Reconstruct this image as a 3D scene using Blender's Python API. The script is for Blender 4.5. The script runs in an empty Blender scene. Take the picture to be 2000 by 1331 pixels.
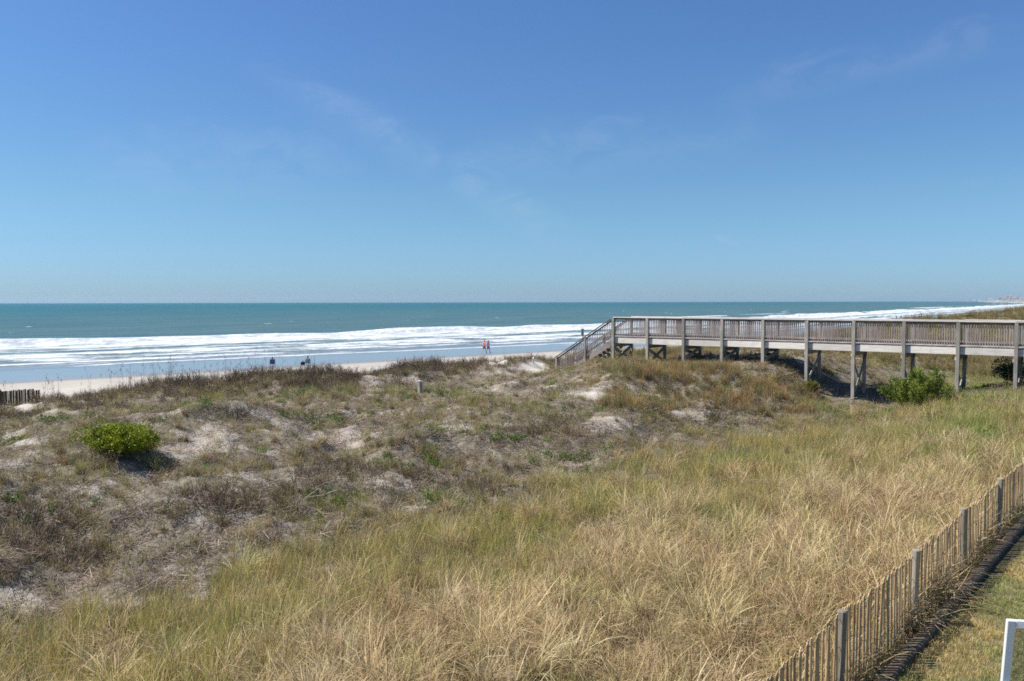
import bpy, bmesh, math
import numpy as np
from mathutils import Matrix, Vector, Euler

# ------------------------------------------------------------------ camera, sky, sun, exposure
scene = bpy.context.scene
COL = scene.collection
F_PX = 1532.0                      # focal length in pixels of the 2000 px wide photograph
CAM = np.array([0.0, 0.0, 7.0])
PITCH = math.atan(75.5 / F_PX)
ROLL = 0.0020
_f = np.array([0, math.cos(PITCH), -math.sin(PITCH)])
_r = np.array([1.0, 0, 0])
_u = np.array([0, math.sin(PITCH), math.cos(PITCH)])
RIGHT = math.cos(ROLL) * _r - math.sin(ROLL) * _u
UP = math.cos(ROLL) * _u + math.sin(ROLL) * _r
FWD = _f
cam_data = bpy.data.cameras.new('camera')
cam = bpy.data.objects.new('camera', cam_data)
COL.objects.link(cam)
cam_data.sensor_width = 36.0
cam_data.lens = 36.0 * F_PX / 2000.0
cam_data.clip_start = 0.1
cam_data.clip_end = 60000.0
cam.matrix_world = Matrix(((RIGHT[0], UP[0], -FWD[0], CAM[0]),
                           (RIGHT[1], UP[1], -FWD[1], CAM[1]),
                           (RIGHT[2], UP[2], -FWD[2], CAM[2]), (0, 0, 0, 1)))
scene.camera = cam

SUN_EL = math.radians(54)
SUN_H = np.array([-1.0, 0.02]); SUN_H /= np.linalg.norm(SUN_H)     # horizontal direction towards the sun
SUN_DIR = Vector((SUN_H[0] * math.cos(SUN_EL), SUN_H[1] * math.cos(SUN_EL), math.sin(SUN_EL)))
sun_data = bpy.data.lights.new('sun', 'SUN')
sun_data.energy = 4.9
sun_data.angle = math.radians(0.53)
sun_data.color = (1.0, 0.955, 0.88)
sun = bpy.data.objects.new('sun', sun_data)
COL.objects.link(sun)
sun.rotation_euler = SUN_DIR.to_track_quat('Z', 'Y').to_euler()
sun.location = (-30, 15, 60)

world = bpy.data.worlds.new('World')
scene.world = world
world.use_nodes = True
SKY_STRENGTH = 0.079
scene.view_settings.view_transform = 'Standard'
scene.view_settings.look = 'None'
scene.view_settings.exposure = 0.52
scene.view_settings.gamma = 1.0
scene.view_settings.use_curve_mapping = False
scene.cycles.max_bounces = 6
scene.cycles.diffuse_bounces = 3
scene.cycles.transparent_max_bounces = 12
scene.cycles.volume_bounces = 0
scene.cycles.filter_width = 1.7
scene.cycles.use_denoising = False


class NT:
    """small helper round a node tree"""
    def __init__(self, tree):
        self.t = tree; self.n = tree.nodes; self.l = tree.links
    def new(self, kind, **kw):
        nd = self.n.new(kind)
        for k, v in kw.items():
            setattr(nd, k, v)
        return nd
    def link(self, a, b):
        self.l.new(a, b)
    def val(self, sock, v):
        if isinstance(v, bpy.types.NodeSocket):
            self.l.new(v, sock)
        else:
            sock.default_value = v
    def math(self, op, a, b=None, c=None, clamp=False):
        nd = self.new('ShaderNodeMath', operation=op, use_clamp=clamp)
        self.val(nd.inputs[0], a)
        if b is not None: self.val(nd.inputs[1], b)
        if c is not None: self.val(nd.inputs[2], c)
        return nd.outputs[0]
    def vmath(self, op, a, b=None, out=0):
        nd = self.new('ShaderNodeVectorMath', operation=op)
        self.val(nd.inputs[0], a)
        if b is not None: self.val(nd.inputs[1], b)
        return nd.outputs[out]
    def smooth(self, x, a, b, lo=0.0, hi=1.0):
        nd = self.new('ShaderNodeMapRange', interpolation_type='SMOOTHSTEP')
        self.val(nd.inputs['Value'], x)
        self.val(nd.inputs['From Min'], a); self.val(nd.inputs['From Max'], b)
        self.val(nd.inputs['To Min'], lo); self.val(nd.inputs['To Max'], hi)
        return nd.outputs[0]
    def mix(self, fac, a, b, blend='MIX'):
        nd = self.new('ShaderNodeMix', data_type='RGBA', blend_type=blend)
        self.val(nd.inputs['Factor'], fac)
        for s, v in ((nd.inputs[6], a), (nd.inputs[7], b)):
            if isinstance(v, bpy.types.NodeSocket): self.l.new(v, s)
            else: s.default_value = (v[0], v[1], v[2], 1.0)
        return nd.outputs[2]
    def noise(self, vec, scale, detail=4.0, rough=0.55, out='Fac', dist=0.0):
        nd = self.new('ShaderNodeTexNoise')
        if vec is not None: self.l.new(vec, nd.inputs['Vector'])
        nd.inputs['Scale'].default_value = scale
        nd.inputs['Detail'].default_value = detail
        nd.inputs['Roughness'].default_value = rough
        nd.inputs['Distortion'].default_value = dist
        return nd.outputs[out]
    def attr(self, name, kind='GEOMETRY', out='Fac'):
        nd = self.new('ShaderNodeAttribute', attribute_type=kind, attribute_name=name)
        return nd.outputs[out]
    def scale_vec(self, vec, sc):
        return self.vmath('MULTIPLY', vec, sc)


def pix_dir(u, v):
    """direction of a photograph pixel (2000 x 1331)"""
    d = (FWD[None, :] * F_PX + RIGHT[None, :] * (np.atleast_1d(u)[:, None] - 1000.0)
         - UP[None, :] * (np.atleast_1d(v)[:, None] - 665.5))
    return d / np.linalg.norm(d, axis=1, keepdims=True)


def to_pix(x, y, z):
    p = np.stack([x, y, z], -1) - CAM
    w = p @ FWD
    w = np.where(w < 0.05, 0.05, w)
    return 1000 + F_PX * (p @ RIGHT) / w, 665.5 - F_PX * (p @ UP) / w


def build_world():
    g = NT(world.node_tree)
    g.n.clear()
    out = g.new('ShaderNodeOutputWorld')
    bg = g.new('ShaderNodeBackground')
    sky = g.new('ShaderNodeTexSky', sky_type='NISHITA')
    sky.sun_disc = False
    sky.sun_elevation = SUN_EL
    sky.sun_rotation = math.atan2(SUN_H[0], SUN_H[1])
    sky.altitude = 0
    sky.air_density = 1.0
    sky.dust_density = 0.35
    sky.ozone_density = 2.6
    tc = g.new('ShaderNodeTexCoord')
    d = g.vmath('NORMALIZE', tc.outputs['Generated'])
    # faint cirrus: a few thin streaks, each along a great circle
    total = None
    nz = g.noise(g.scale_vec(d, (5, 5, 9)), 3.2, 6, 0.62, dist=0.6)
    nz2 = g.noise(g.scale_vec(d, (1, 1, 2)), 26.0, 4, 0.6)
    tex = g.math('MULTIPLY', g.smooth(nz, 0.28, 0.75), g.math('ADD', 0.55, g.math('MULTIPLY', nz2, 0.8)))
    for (p0, p1, width, amp) in (((500, 120), (1110, 470), 0.036, 0.10), ((1420, 190), (2010, 55), 0.032, 0.08),
                                 ((900, 330), (1500, 250), 0.050, 0.07), ((150, 330), (700, 310), 0.060, 0.07),
                                 ((1880, 365), (2020, 325), 0.007, 0.10), ((1395, 462), (1445, 480), 0.005, 0.10)):
        a, b = pix_dir(*p0)[0], pix_dir(*p1)[0]
        n = np.cross(a, b); n /= np.linalg.norm(n)
        m = (a + b) / 2; m /= np.linalg.norm(m)
        half = math.acos(float(np.dot(a, m)))
        dist = g.math('ABSOLUTE', g.math('ADD', g.vmath('DOT_PRODUCT', d, tuple(n), out='Value'),
                                         g.math('MULTIPLY', g.math('SUBTRACT', nz, 0.5), width * 1.3)))
        across = g.smooth(dist, 0.0, width, 1.0, 0.0)
        along = g.smooth(g.vmath('DOT_PRODUCT', d, tuple(m), out='Value'), math.cos(half * 1.15), math.cos(half * 0.5))
        w = g.math('MULTIPLY', g.math('MULTIPLY', across, along), g.math('MULTIPLY', tex, amp))
        total = w if total is None else g.math('ADD', total, w)
    # clear maritime air: bluer towards the horizon than the model's dusty default
    up = g.new('ShaderNodeSeparateXYZ'); g.link(d, up.inputs[0])
    tint = g.mix(g.smooth(up.outputs[2], 0.0, 0.13), (0.475, 0.74, 1.19), (0.57, 0.825, 1.02))
    tint = g.mix(g.smooth(up.outputs[2], 0.10, 0.36), tint, (0.585, 0.845, 1.15))
    base = g.mix(1.0, sky.outputs[0], tint, 'MULTIPLY')
    col = g.mix(g.math('MINIMUM', total, 0.4), base, (7.6, 8.4, 9.2))
    g.link(col, bg.inputs['Color'])
    bg.inputs['Strength'].default_value = SKY_STRENGTH
    g.link(bg.outputs[0], out.inputs['Surface'])


build_world()


# ------------------------------------------------------------------ helpers
def tag(o, label=None, cat=None, group=None, kind=None):
    if label: o['label'] = label
    if cat: o['category'] = cat
    if group: o['group'] = group
    if kind: o['kind'] = kind
    return o


def link(o, parent=None):
    COL.objects.link(o)
    if parent is not None: o.parent = parent
    return o


def empty(name, loc=(0, 0, 0), rz=0.0):
    o = bpy.data.objects.new(name, None)
    o.empty_display_size = 0.2
    o.location = loc; o.rotation_euler = (0, 0, rz)
    return link(o)


class MB:
    """collects boxes, beams and tubes; build() links them as one mesh object"""
    def __init__(self): self.v = []; self.f = []
    def box(self, x0, x1, y0, y1, z0, z1):
        b = len(self.v)
        self.v += [(x0, y0, z0), (x1, y0, z0), (x1, y1, z0), (x0, y1, z0), (x0, y0, z1), (x1, y0, z1), (x1, y1, z1), (x0, y1, z1)]
        self.f += [tuple(b + i for i in q) for q in ((3, 2, 1, 0), (4, 5, 6, 7), (0, 1, 5, 4), (1, 2, 6, 5), (2, 3, 7, 6), (3, 0, 4, 7))]
        return self
    def beam(self, p0, p1, w, h, up=(0, 0, 1)):
        p0 = Vector(p0); p1 = Vector(p1); d = (p1 - p0).normalized()
        side = d.cross(Vector(up)).normalized(); upv = side.cross(d)
        b = len(self.v)
        for p in (p0, p1):
            for a, c in ((-1, -1), (1, -1), (1, 1), (-1, 1)):
                self.v.append(tuple(p + side * (a * w / 2) + upv * (c * h / 2)))
        self.f += [tuple(b + i for i in q) for q in ((0, 1, 2, 3), (7, 6, 5, 4), (1, 0, 4, 5), (2, 1, 5, 6), (3, 2, 6, 7), (0, 3, 7, 4))]
        return self
    def tube(self, pts, r, n=8, caps=True):
        pts = [Vector(p) for p in pts]
        rs = r if isinstance(r, (list, tuple)) else [r] * len(pts)
        b = len(self.v)
        for i, p in enumerate(pts):
            d = (pts[min(i + 1, len(pts) - 1)] - pts[max(i - 1, 0)]).normalized()
            a = d.cross(Vector((0, 0, 1)))
            if a.length < 1e-3: a = d.cross(Vector((1, 0, 0)))
            a.normalize(); c = d.cross(a)
            for k in range(n):
                t = 2 * math.pi * k / n
                self.v.append(tuple(p + (a * math.cos(t) + c * math.sin(t)) * rs[i]))
        for i in range(len(pts) - 1):
            for k in range(n):
                k2 = (k + 1) % n
                self.f.append((b + i * n + k, b + i * n + k2, b + (i + 1) * n + k2, b + (i + 1) * n + k))
        if caps:
            self.f.append(tuple(b + k for k in range(n))[::-1])
            self.f.append(tuple(b + (len(pts) - 1) * n + k for k in range(n)))
        return self
    def mesh(self, name, mat, bevel=0.0, smooth=False):
        me = bpy.data.meshes.new(name)
        me.from_pydata(self.v, [], self.f)
        bm = bmesh.new(); bm.from_mesh(me)
        bmesh.ops.recalc_face_normals(bm, faces=bm.faces)
        if bevel > 0:
            bmesh.ops.bevel(bm, geom=list(bm.edges), offset=bevel, segments=1, affect='EDGES', clamp_overlap=True)
        bm.to_mesh(me); bm.free()
        if smooth: me.polygons.foreach_set('use_smooth', [True] * len(me.polygons))
        me.materials.append(mat)
        return me
    def build(self, name, mat, parent=None, bevel=0.0, smooth=False):
        return link(bpy.data.objects.new(name, self.mesh(name, mat, bevel, smooth)), parent)


def np_mesh(name, verts, quads=None, tris=None, attrs=None, mat=None, smooth=False):
    me = bpy.data.meshes.new(name)
    nq = 0 if quads is None else len(quads); nt = 0 if tris is None else len(tris)
    me.vertices.add(len(verts))
    me.vertices.foreach_set('co', np.ascontiguousarray(verts, np.float32).ravel())
    if nq + nt:
        parts = []
        if nq: parts.append(np.asarray(quads, np.int32).ravel())
        if nt: parts.append(np.asarray(tris, np.int32).ravel())
        loops = np.concatenate(parts)
        me.loops.add(len(loops)); me.loops.foreach_set('vertex_index', loops)
        me.polygons.add(nq + nt)
        starts = np.concatenate([np.arange(nq) * 4, nq * 4 + np.arange(nt) * 3]).astype(np.int32)
        me.polygons.foreach_set('loop_start', starts)
        if smooth: me.polygons.foreach_set('use_smooth', np.ones(nq + nt, bool))
    for k, a in (attrs or {}).items():
        a = np.asarray(a)
        if a.ndim == 2:
            at = me.attributes.new(k, 'FLOAT_VECTOR', 'POINT'); at.data.foreach_set('vector', a.astype(np.float32).ravel())
        elif a.dtype.kind == 'i':
            at = me.attributes.new(k, 'INT', 'POINT'); at.data.foreach_set('value', a.astype(np.int32))
        else:
            at = me.attributes.new(k, 'FLOAT', 'POINT'); at.data.foreach_set('value', a.astype(np.float32))
    me.update(calc_edges=True); me.validate()
    if mat is not None: me.materials.append(mat)
    return me


def _hash(ix, iy, seed):
    h = (ix.astype(np.int64) * 374761393 + iy.astype(np.int64) * 668265263 + seed * 974711 + 12345) & 0x7fffffff
    h = ((h ^ (h >> 13)) * 1274126177) & 0x7fffffff
    h = h ^ (h >> 16)
    return (h & 0xffff) / 65535.0


def vnoise(x, y, seed=0):
    ix = np.floor(x); iy = np.floor(y); fx = x - ix; fy = y - iy
    fx = fx * fx * fx * (fx * (fx * 6 - 15) + 10); fy = fy * fy * fy * (fy * (fy * 6 - 15) + 10)
    a = _hash(ix, iy, seed); b = _hash(ix + 1, iy, seed); c = _hash(ix, iy + 1, seed); d = _hash(ix + 1, iy + 1, seed)
    return (a * (1 - fx) + b * fx) * (1 - fy) + (c * (1 - fx) + d * fx) * fy


def fbm(x, y, seed=0, oct=4):
    s = 0.0; a = 0.5; n = 0.0
    c, sn = math.cos(0.6), math.sin(0.6)
    for i in range(oct):
        s = s + a * vnoise(x, y, seed + i * 17); n += a
        x, y = (c * x - sn * y) * 2.03 + 3.1, (sn * x + c * y) * 2.03 - 1.7; a *= 0.5
    return s / n          # 0..1, mean 0.5


def sstep(x, a, b):
    t = np.clip((x - a) / (b - a), 0, 1)
    return t * t * (3 - 2 * t)


# ------------------------------------------------------------------ the lie of the land
SA = np.array([0.70, 0.714])       # along the shore (away to the right)
SN = np.array([-0.714, 0.70])      # towards the sea
_bs = np.linspace(-3000, 40000, 8601)
_bt = np.interp(_bs, [-3000, -300, 20, 110, 190, 361, 566, 815, 2000, 10276, 40000],
                [330, 38, 1, -8, -9, 18, 45, 75, 250, 2370, 14000])
_k = np.exp(-0.5 * (np.arange(-24, 25) / 8.0) ** 2); _k /= _k.sum()
_bt = np.convolve(np.pad(_bt, 24, mode='edge'), _k, mode='valid')


def bend(s): return np.interp(s, _bs, _bt)


def st(x, y): return SA[0] * x + SA[1] * y, SN[0] * x + SN[1] * y


_pt = np.arange(-120, 1000, 0.25)
_pz = np.interp(_pt, [-120, -20, 2.2, 3.4, 6, 9, 12, 14.2, 16.5, 19, 23, 28, 32, 36.5, 40, 44, 49, 60, 77, 86, 115, 200, 1000],
                [3.5, 3.2, 3.2, 3.25, 3.1, 2.65, 2.2, 2.05, 2.45, 2.95, 3.05, 2.7, 2.55, 2.75, 2.45, 1.75, 1.3, 0.85, 0.14, -0.16, -0.9, -3, -12])
_k2 = np.exp(-0.5 * (np.arange(-16, 17) / 5.0) ** 2); _k2 /= _k2.sum()
_pz = np.convolve(np.pad(_pz, 16, mode='edge'), _k2, mode='valid')
_pz = np.where(_pt < 3.2, np.interp(_pt, [-120, -20, 3.2], [3.5, 3.2, 3.2]), _pz)

# hummocks: x, y, height, radius along / across the shore
HUMMOCKS = [(-9.2, 24.8, 0.95, 2.5, 1.5), (-22.5, 31.0, -0.25, 6.0, 4.5), (-22.9, 34.6, 0.55, 2.0, 1.0), (16.6, 37.0, -0.45, 3.0, 2.2), (-13.6, 22.8, 0.30, 2.5, 2.0), (-1.5, 25.0, 0.30, 3.0, 1.6), (3.5, 27.5, 0.22, 3.5, 1.8),
            (-5.0, 36.5, 0.28, 4.0, 2.0), (-12.5, 38.5, 0.50, 5.0, 2.4), (-17.0, 33.0, 0.10, 4.0, 2.0), (-1.0, 48.0, 0.30, 5.0, 2.2),
            (-19.0, 27.0, -0.25, 3.0, 3.0), (0.9, 49.2, 0.35, 1.6, 1.3), (-5.5, 44.0, 0.35, 3.0, 1.8), (4.4, 45.0, 0.25, 1.2, 1.0),
            (22.5, 33.8, 0.45, 5.0, 4.0), (19.3, 34.9, 0.10, 2.0, 2.0), (-5.3, 18.6, 0.25, 3.0, 2.0), (-14.0, 17.0, 0.35, 3.0, 2.0)]


def H(x, y):
    x = np.asarray(x, float); y = np.asarray(y, float)
    s, t = st(x, y)
    b = bend(s)
    tl = t - np.where(s > 130, np.maximum(0, b + 8.0), 0.0)     # land follows the bay
    tb = t - b                                                   # the beach follows the water's edge
    w = sstep(tl, 40, 62)
    tt = tl * (1 - w) + tb * w
    z = np.interp(tt, _pt, _pz)
    z = np.where(tt > 999, -12 - (tt - 999) * 0.001, z)
    # the ridge that carries the seaward half of the boardwalk
    z = z + 0.80 * np.exp(-((s - 40) / 11.0) ** 2) * sstep(tl, 14.8, 19.0) * (1 - sstep(tl, 26, 33))
    z = z + 0.10 * np.exp(-((s - 40) / 9.0) ** 2) * np.exp(-((tl - 14.6) / 2.0) ** 2)
    # higher dunes far along the shore
    far = sstep(s, 75, 150)
    z = z + far * (1.9 * np.exp(-((tl - 37) / 9.0) ** 2) + 1.0 * np.exp(-((tl - 16) / 9.0) ** 2))
    for hx, hy, a, ra, rn in HUMMOCKS:
        ds = SA[0] * (x - hx) + SA[1] * (y - hy); dt = SN[0] * (x - hx) + SN[1] * (y - hy)
        z = z + a * np.exp(-(ds / ra) ** 2 - (dt / rn) ** 2)
    dune = sstep(tl, 8, 17) * (1 - sstep(tl, 42, 50))
    rough = dune + 0.25 * sstep(tl, 3.4, 6) * (1 - sstep(tl, 8, 17))
    near = 1 / (1 + (np.hypot(x, y) / 140.0) ** 2)
    z = z + rough * near * (1.0 * (fbm(x * 0.22, y * 0.22, 3, 3) - 0.5) + 0.72 * (fbm(x * 0.62, y * 0.62, 9, 3) - 0.5))
    z = z + far * dune * 1.6 * (fbm(s * 0.035, tl * 0.10, 21, 3) - 0.5)
    beach = sstep(tl, 44, 52) * (1 - sstep(tb, 74, 80))
    z = z + beach * 0.05 * (fbm(s * 0.25, t * 0.4, 5, 3) - 0.5)
    return z


def ground_at(u, v, zoff=0.0):
    """where the sight line of a photograph pixel meets the ground"""
    d = pix_dir(u, v)[0]
    r = np.geomspace(3, 2500, 6000)
    p = CAM + d * r[:, None]
    below = p[:, 2] < H(p[:, 0], p[:, 1]) + zoff
    i = int(np.argmax(below)) if below.any() else len(r) - 1
    return p[i]


def at_plane(u, v, z):
    d = pix_dir(u, v)[0]
    return CAM + d * ((z - CAM[2]) / d[2])


def at_depth(u, y):
    """world x, y of a pixel column at a given depth"""
    d = pix_dir(u, 590.0)[0]
    return np.array([d[0] / d[1] * y, y])


# ------------------------------------------------------------------ materials
def material(name):
    m = bpy.data.materials.new(name); m.use_nodes = True
    g = NT(m.node_tree)
    g.n.clear()
    out = g.new('ShaderNodeOutputMaterial')
    b = g.new('ShaderNodeBsdfPrincipled')
    g.link(b.outputs[0], out.inputs['Surface'])
    return m, g, b, out


def bump(g, h, strength, dist):
    nd = g.new('ShaderNodeBump')
    nd.inputs['Strength'].default_value = strength
    nd.inputs['Distance'].default_value = dist
    g.link(h, nd.inputs['Height'])
    return nd.outputs[0]


def plain(name, col, rough=0.7, var=0.15, scale=20.0, metal=0.0):
    m, g, b, _ = material(name)
    tc = g.new('ShaderNodeTexCoord')
    n = g.noise(tc.outputs['Object'], scale, 4)
    lo = [c * (1 - var) for c in col]; hi = [min(1, c * (1 + var)) for c in col]
    g.link(g.mix(n, lo, hi), b.inputs['Base Color'])
    b.inputs['Roughness'].default_value = rough
    b.inputs['Metallic'].default_value = metal
    return m


def wood(name, dark, light, grain=(3.0, 3.0, 40.0), tint=None):
    """weathered timber; grain runs along the axis with the small number"""
    m, g, b, _ = material(name)
    tc = g.new('ShaderNodeTexCoord')
    oi = g.new('ShaderNodeObjectInfo')
    off = g.vmath('ADD', tc.outputs['Object'], g.vmath('SCALE', (7.3, 3.1, 5.7)))
    sc = g.new('ShaderNodeVectorMath', operation='SCALE')
    sc.inputs[0].default_value = (17.3, 9.1, 5.7); g.link(oi.outputs['Random'], sc.inputs['Scale'])
    vec = g.vmath('ADD', tc.outputs['Object'], sc.outputs[0])
    n = g.noise(g.scale_vec(vec, grain), 1.0, 5, 0.65)
    blot = g.noise(vec, 2.3, 3)
    col = g.mix(g.smooth(n, 0.3, 0.72), dark, light)
    col = g.mix(g.smooth(blot, 0.5, 0.8, 0, 0.45), col, [c * 0.62 for c in dark])
    if tint: col = g.mix(g.smooth(g.noise(vec, 1.1, 2), 0.45, 0.75, 0, 0.5), col, tint)
    k = g.math('ADD', 0.76, g.math('MULTIPLY', oi.outputs['Random'], 0.48))
    cmb = g.new('ShaderNodeCombineColor')
    for i in range(3): g.link(k, cmb.inputs[i])
    col = g.mix(1.0, col, cmb.outputs[0], 'MULTIPLY')
    g.link(col, b.inputs['Base Color'])
    b.inputs['Roughness'].default_value = 0.85
    b.inputs['Specular IOR Level'].default_value = 0.25
    g.link(bump(g, n, 0.5, 0.004), b.inputs['Normal'])
    return m


def blade_mat(name, root, tip, rough=0.7, transl=0.25):
    """plant matter: colour from root to tip, varied by blade and by plant"""
    m, g, b, out = material(name)
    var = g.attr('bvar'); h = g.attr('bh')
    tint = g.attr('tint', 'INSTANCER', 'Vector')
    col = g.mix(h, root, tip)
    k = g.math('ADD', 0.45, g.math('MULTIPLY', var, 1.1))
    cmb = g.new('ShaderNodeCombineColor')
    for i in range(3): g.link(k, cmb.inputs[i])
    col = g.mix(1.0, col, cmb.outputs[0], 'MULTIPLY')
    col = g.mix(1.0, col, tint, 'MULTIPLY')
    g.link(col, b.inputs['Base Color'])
    b.inputs['Roughness'].default_value = rough
    b.inputs['Specular IOR Level'].default_value = 0.2
    tr = g.new('ShaderNodeBsdfTranslucent'); g.link(col, tr.inputs['Color'])
    mx = g.new('ShaderNodeMixShader'); mx.inputs[0].default_value = transl
    g.link(b.outputs[0], mx.inputs[1]); g.link(tr.outputs[0], mx.inputs[2])
    g.link(mx.outputs[0], out.inputs['Surface'])
    return m


def leaf_mat(name, c0, c1, transl=0.3):
    m, g, b, out = material(name)
    col = g.mix(g.attr('bvar'), c0, c1)
    g.link(col, b.inputs['Base Color'])
    b.inputs['Roughness'].default_value = 0.5
    b.inputs['Specular IOR Level'].default_value = 0.35
    tr = g.new('ShaderNodeBsdfTranslucent'); g.link(col, tr.inputs['Color'])
    mx = g.new('ShaderNodeMixShader'); mx.inputs[0].default_value = transl
    g.link(b.outputs[0], mx.inputs[1]); g.link(tr.outputs[0], mx.inputs[2])
    g.link(mx.outputs[0], out.inputs['Surface'])
    return m


WOOD_RAIL = wood('weathered_rail_timber', (0.17, 0.145, 0.125), (0.42, 0.375, 0.33), (2.0, 40, 40))
WOOD_UP = wood('weathered_upright_timber', (0.22, 0.195, 0.165), (0.46, 0.425, 0.37), (45, 45, 2.0), tint=(0.17, 0.20, 0.13))
WOOD_BAL = wood('weathered_baluster_timber', (0.20, 0.165, 0.15), (0.40, 0.345, 0.315), (45, 45, 2.0))
WOOD_FASCIA = wood('pale_fascia_timber', (0.54, 0.49, 0.43), (0.76, 0.71, 0.63), (1.5, 30, 30))
WOOD_DECK = wood('weathered_deck_timber', (0.18, 0.15, 0.13), (0.42, 0.37, 0.33), (30, 2, 30))
WOOD_SLAT = wood('brown_fence_slat', (0.31, 0.205, 0.105), (0.62, 0.455, 0.26), (40, 40, 2.0))
WOOD_POST = wood('grey_fence_post', (0.19, 0.155, 0.11), (0.40, 0.345, 0.26), (45, 45, 2.0))
WOOD_EDGE = wood('old_edging_timber', (0.06, 0.045, 0.03), (0.16, 0.125, 0.085), (2.0, 30, 30))
WOOD_DARK = wood('dark_wet_slat', (0.05, 0.034, 0.022), (0.14, 0.095, 0.055), (40, 40, 2.0))
WIRE = plain('rusty_wire', (0.12, 0.09, 0.07), 0.6, 0.3)


# ------------------------------------------------------------------ where things grow (a map of the dune, drawn from the photograph)
L1U, L1V = [-400, 0, 250, 420, 600, 900, 1200, 1400, 1650, 2000, 2500], [1265, 1240, 1225, 1100, 1030, 985, 905, 850, 798, 750, 710]
L2U, L2V = [-400, 0, 300, 500, 900, 1200, 1500, 1750, 2000, 2500], [1580, 1530, 1480, 1350, 1185, 1075, 985, 935, 960, 900]
SAND_SPOTS = [(420, 855, 85, 34), (350, 885, 60, 26), (540, 765, 24, 22), (722, 760, 26, 18), (1160, 772, 58, 12), (1040, 717, 60, 17),
              (965, 706, 38, 11), (880, 795, 115, 7), (690, 803, 80, 8), (880, 862, 110, 8), (965, 887, 42, 9), (735, 852, 44, 9),
              (80, 968, 70, 13), (260, 935, 70, 16), (150, 955, 60, 9), (125, 806, 60, 11), (60, 862, 60, 20), (15, 1165, 60, 26),
              (205, 1182, 75, 12), (345, 1110, 46, 9), (395, 1152, 30, 18), (800, 992, 40, 11), (30, 798, 70, 9), (205, 762, 34, 8),
              (1005, 830, 70, 8), (480, 930, 60, 14), (690, 870, 55, 10), (1500, 850, 34, 5), (800, 716, 36, 5), (40, 905, 60, 14),
              (1130, 905, 60, 6), (560, 905, 40, 9), (1330, 812, 40, 6), (900, 835, 60, 7), (610, 855, 40, 10), (1190, 820, 50, 8)]
DARK_SPOTS = [(490, 812, 60, 15), (440, 742, 110, 18), (640, 748, 90, 22), (830, 718, 120, 14), (700, 935, 130, 26), (430, 985, 120, 34),
              (1300, 806, 70, 14), (70, 1020, 90, 48), (1080, 855, 80, 24), (580, 960, 80, 24), (830, 880, 60, 10), (1400, 815, 60, 12),
              (210, 905, 60, 10), (920, 960, 70, 14), (120, 1100, 120, 40), (1560, 770, 30, 12), (1680, 760, 40, 8)]
GREEN_SPOTS = [(850, 846, 60, 9), (760, 915, 30, 14), (650, 985, 60, 16), (970, 930, 30, 10), (1080, 800, 60, 8), (1420, 760, 12, 14),
               (620, 770, 60, 8), (860, 768, 70, 8), (1050, 905, 40, 14), (870, 985, 40, 9), (1900, 860, 70, 50), (1900, 770, 120, 25), (90, 1000, 20, 8),
               (1860, 915, 60, 22), (1620, 790, 60, 10), (420, 800, 60, 12), (1440, 905, 60, 12)]


def spots(u, v, lst):
    w = np.zeros_like(u)
    for (a, b, ra, rb) in lst:
        w = np.maximum(w, np.exp(-((u - a) / ra) ** 2 - ((v - b) / rb) ** 2))
    return w


def zones(x, y, z):
    """weights of sand, green grass, straw, dark scrub and lawn on the ground"""
    u, v = to_pix(x, y, z)
    s, t = st(x, y)
    tl = t - np.where(s > 130, np.maximum(0, bend(s) + 8.0), 0.0)
    jit = (fbm(x * 0.9, y * 0.9, 31, 3) - 0.5)
    jv = v + 70 * jit * np.clip((v - 650) / 300, 0.15, 1.2)
    lawn = 1 - sstep(tl, LAWN_T - 0.05, LAWN_T + 0.05)
    l1 = np.interp(u, L1U, L1V); l2 = np.interp(u, L2U, L2V)
    grass = sstep(jv + 60 * (fbm(x * 0.45, y * 0.45, 33, 3) - 0.5), l1 - 50, l1 + 75)
    mixn = fbm(x * 0.5, y * 0.5, 37, 3) - 0.5
    straw = sstep(jv + 240 * mixn, l2 - 70, l2 + 70) * sstep(u + 200 * jit, 150, 500)
    sand = spots(u, v, SAND_SPOTS)
    mott = fbm(x * 0.38, y * 0.85, 41, 4)
    mott2 = fbm(x * 1.5, y * 2.6, 47, 4)
    sand = np.clip(sstep(sand + 1.5 * (mott - 0.5) + 1.2 * (mott2 - 0.5), 0.42, 0.98) + 0.6 * sstep(mott + 0.8 * (mott2 - 0.5), 0.60, 0.78) * (1 - grass), 0, 1)
    sand = sand * (1 - 0.92 * straw) * (1 - sstep(u, 1520, 1650) * sstep(v, 690, 720) * 0.9)
    # the open beach and the seaward foot of the dune
    open_ = sstep(tl + 3.0 * (fbm(s * 0.3, tl * 0.5, 51, 3) - 0.5), 40.5, 43.0)
    open_ = np.maximum(open_, sstep(spots(u, v, [(1038, 716, 34, 12), (968, 706, 26, 8), (30, 796, 60, 8), (1160, 772, 40, 7)]) + 0.5 * (mott2 - 0.5), 0.35, 0.62))
    sand = np.maximum(sand, open_)
    dark = np.clip(spots(u, v, DARK_SPOTS) * 1.1, 0, 1) * (1 - straw)
    green = np.clip(spots(u, v, GREEN_SPOTS), 0, 1)
    crest = np.exp(-((tl - 36.5) / 3.6) ** 2)
    ridge = sstep(u, 1130, 1230) * (1 - sstep(u, 1560, 1640)) * sstep(v, 690, 705) * (1 - sstep(v + 30 * jit, 785, 815))
    return dict(u=u, v=v, s=s, t=tl, tb=t - bend(s), lawn=lawn, grass=grass, straw=straw, sand=sand, dark=dark, green=green, crest=crest, ridge=ridge,
                mott=mott, mott2=mott2, open=open_)


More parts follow.
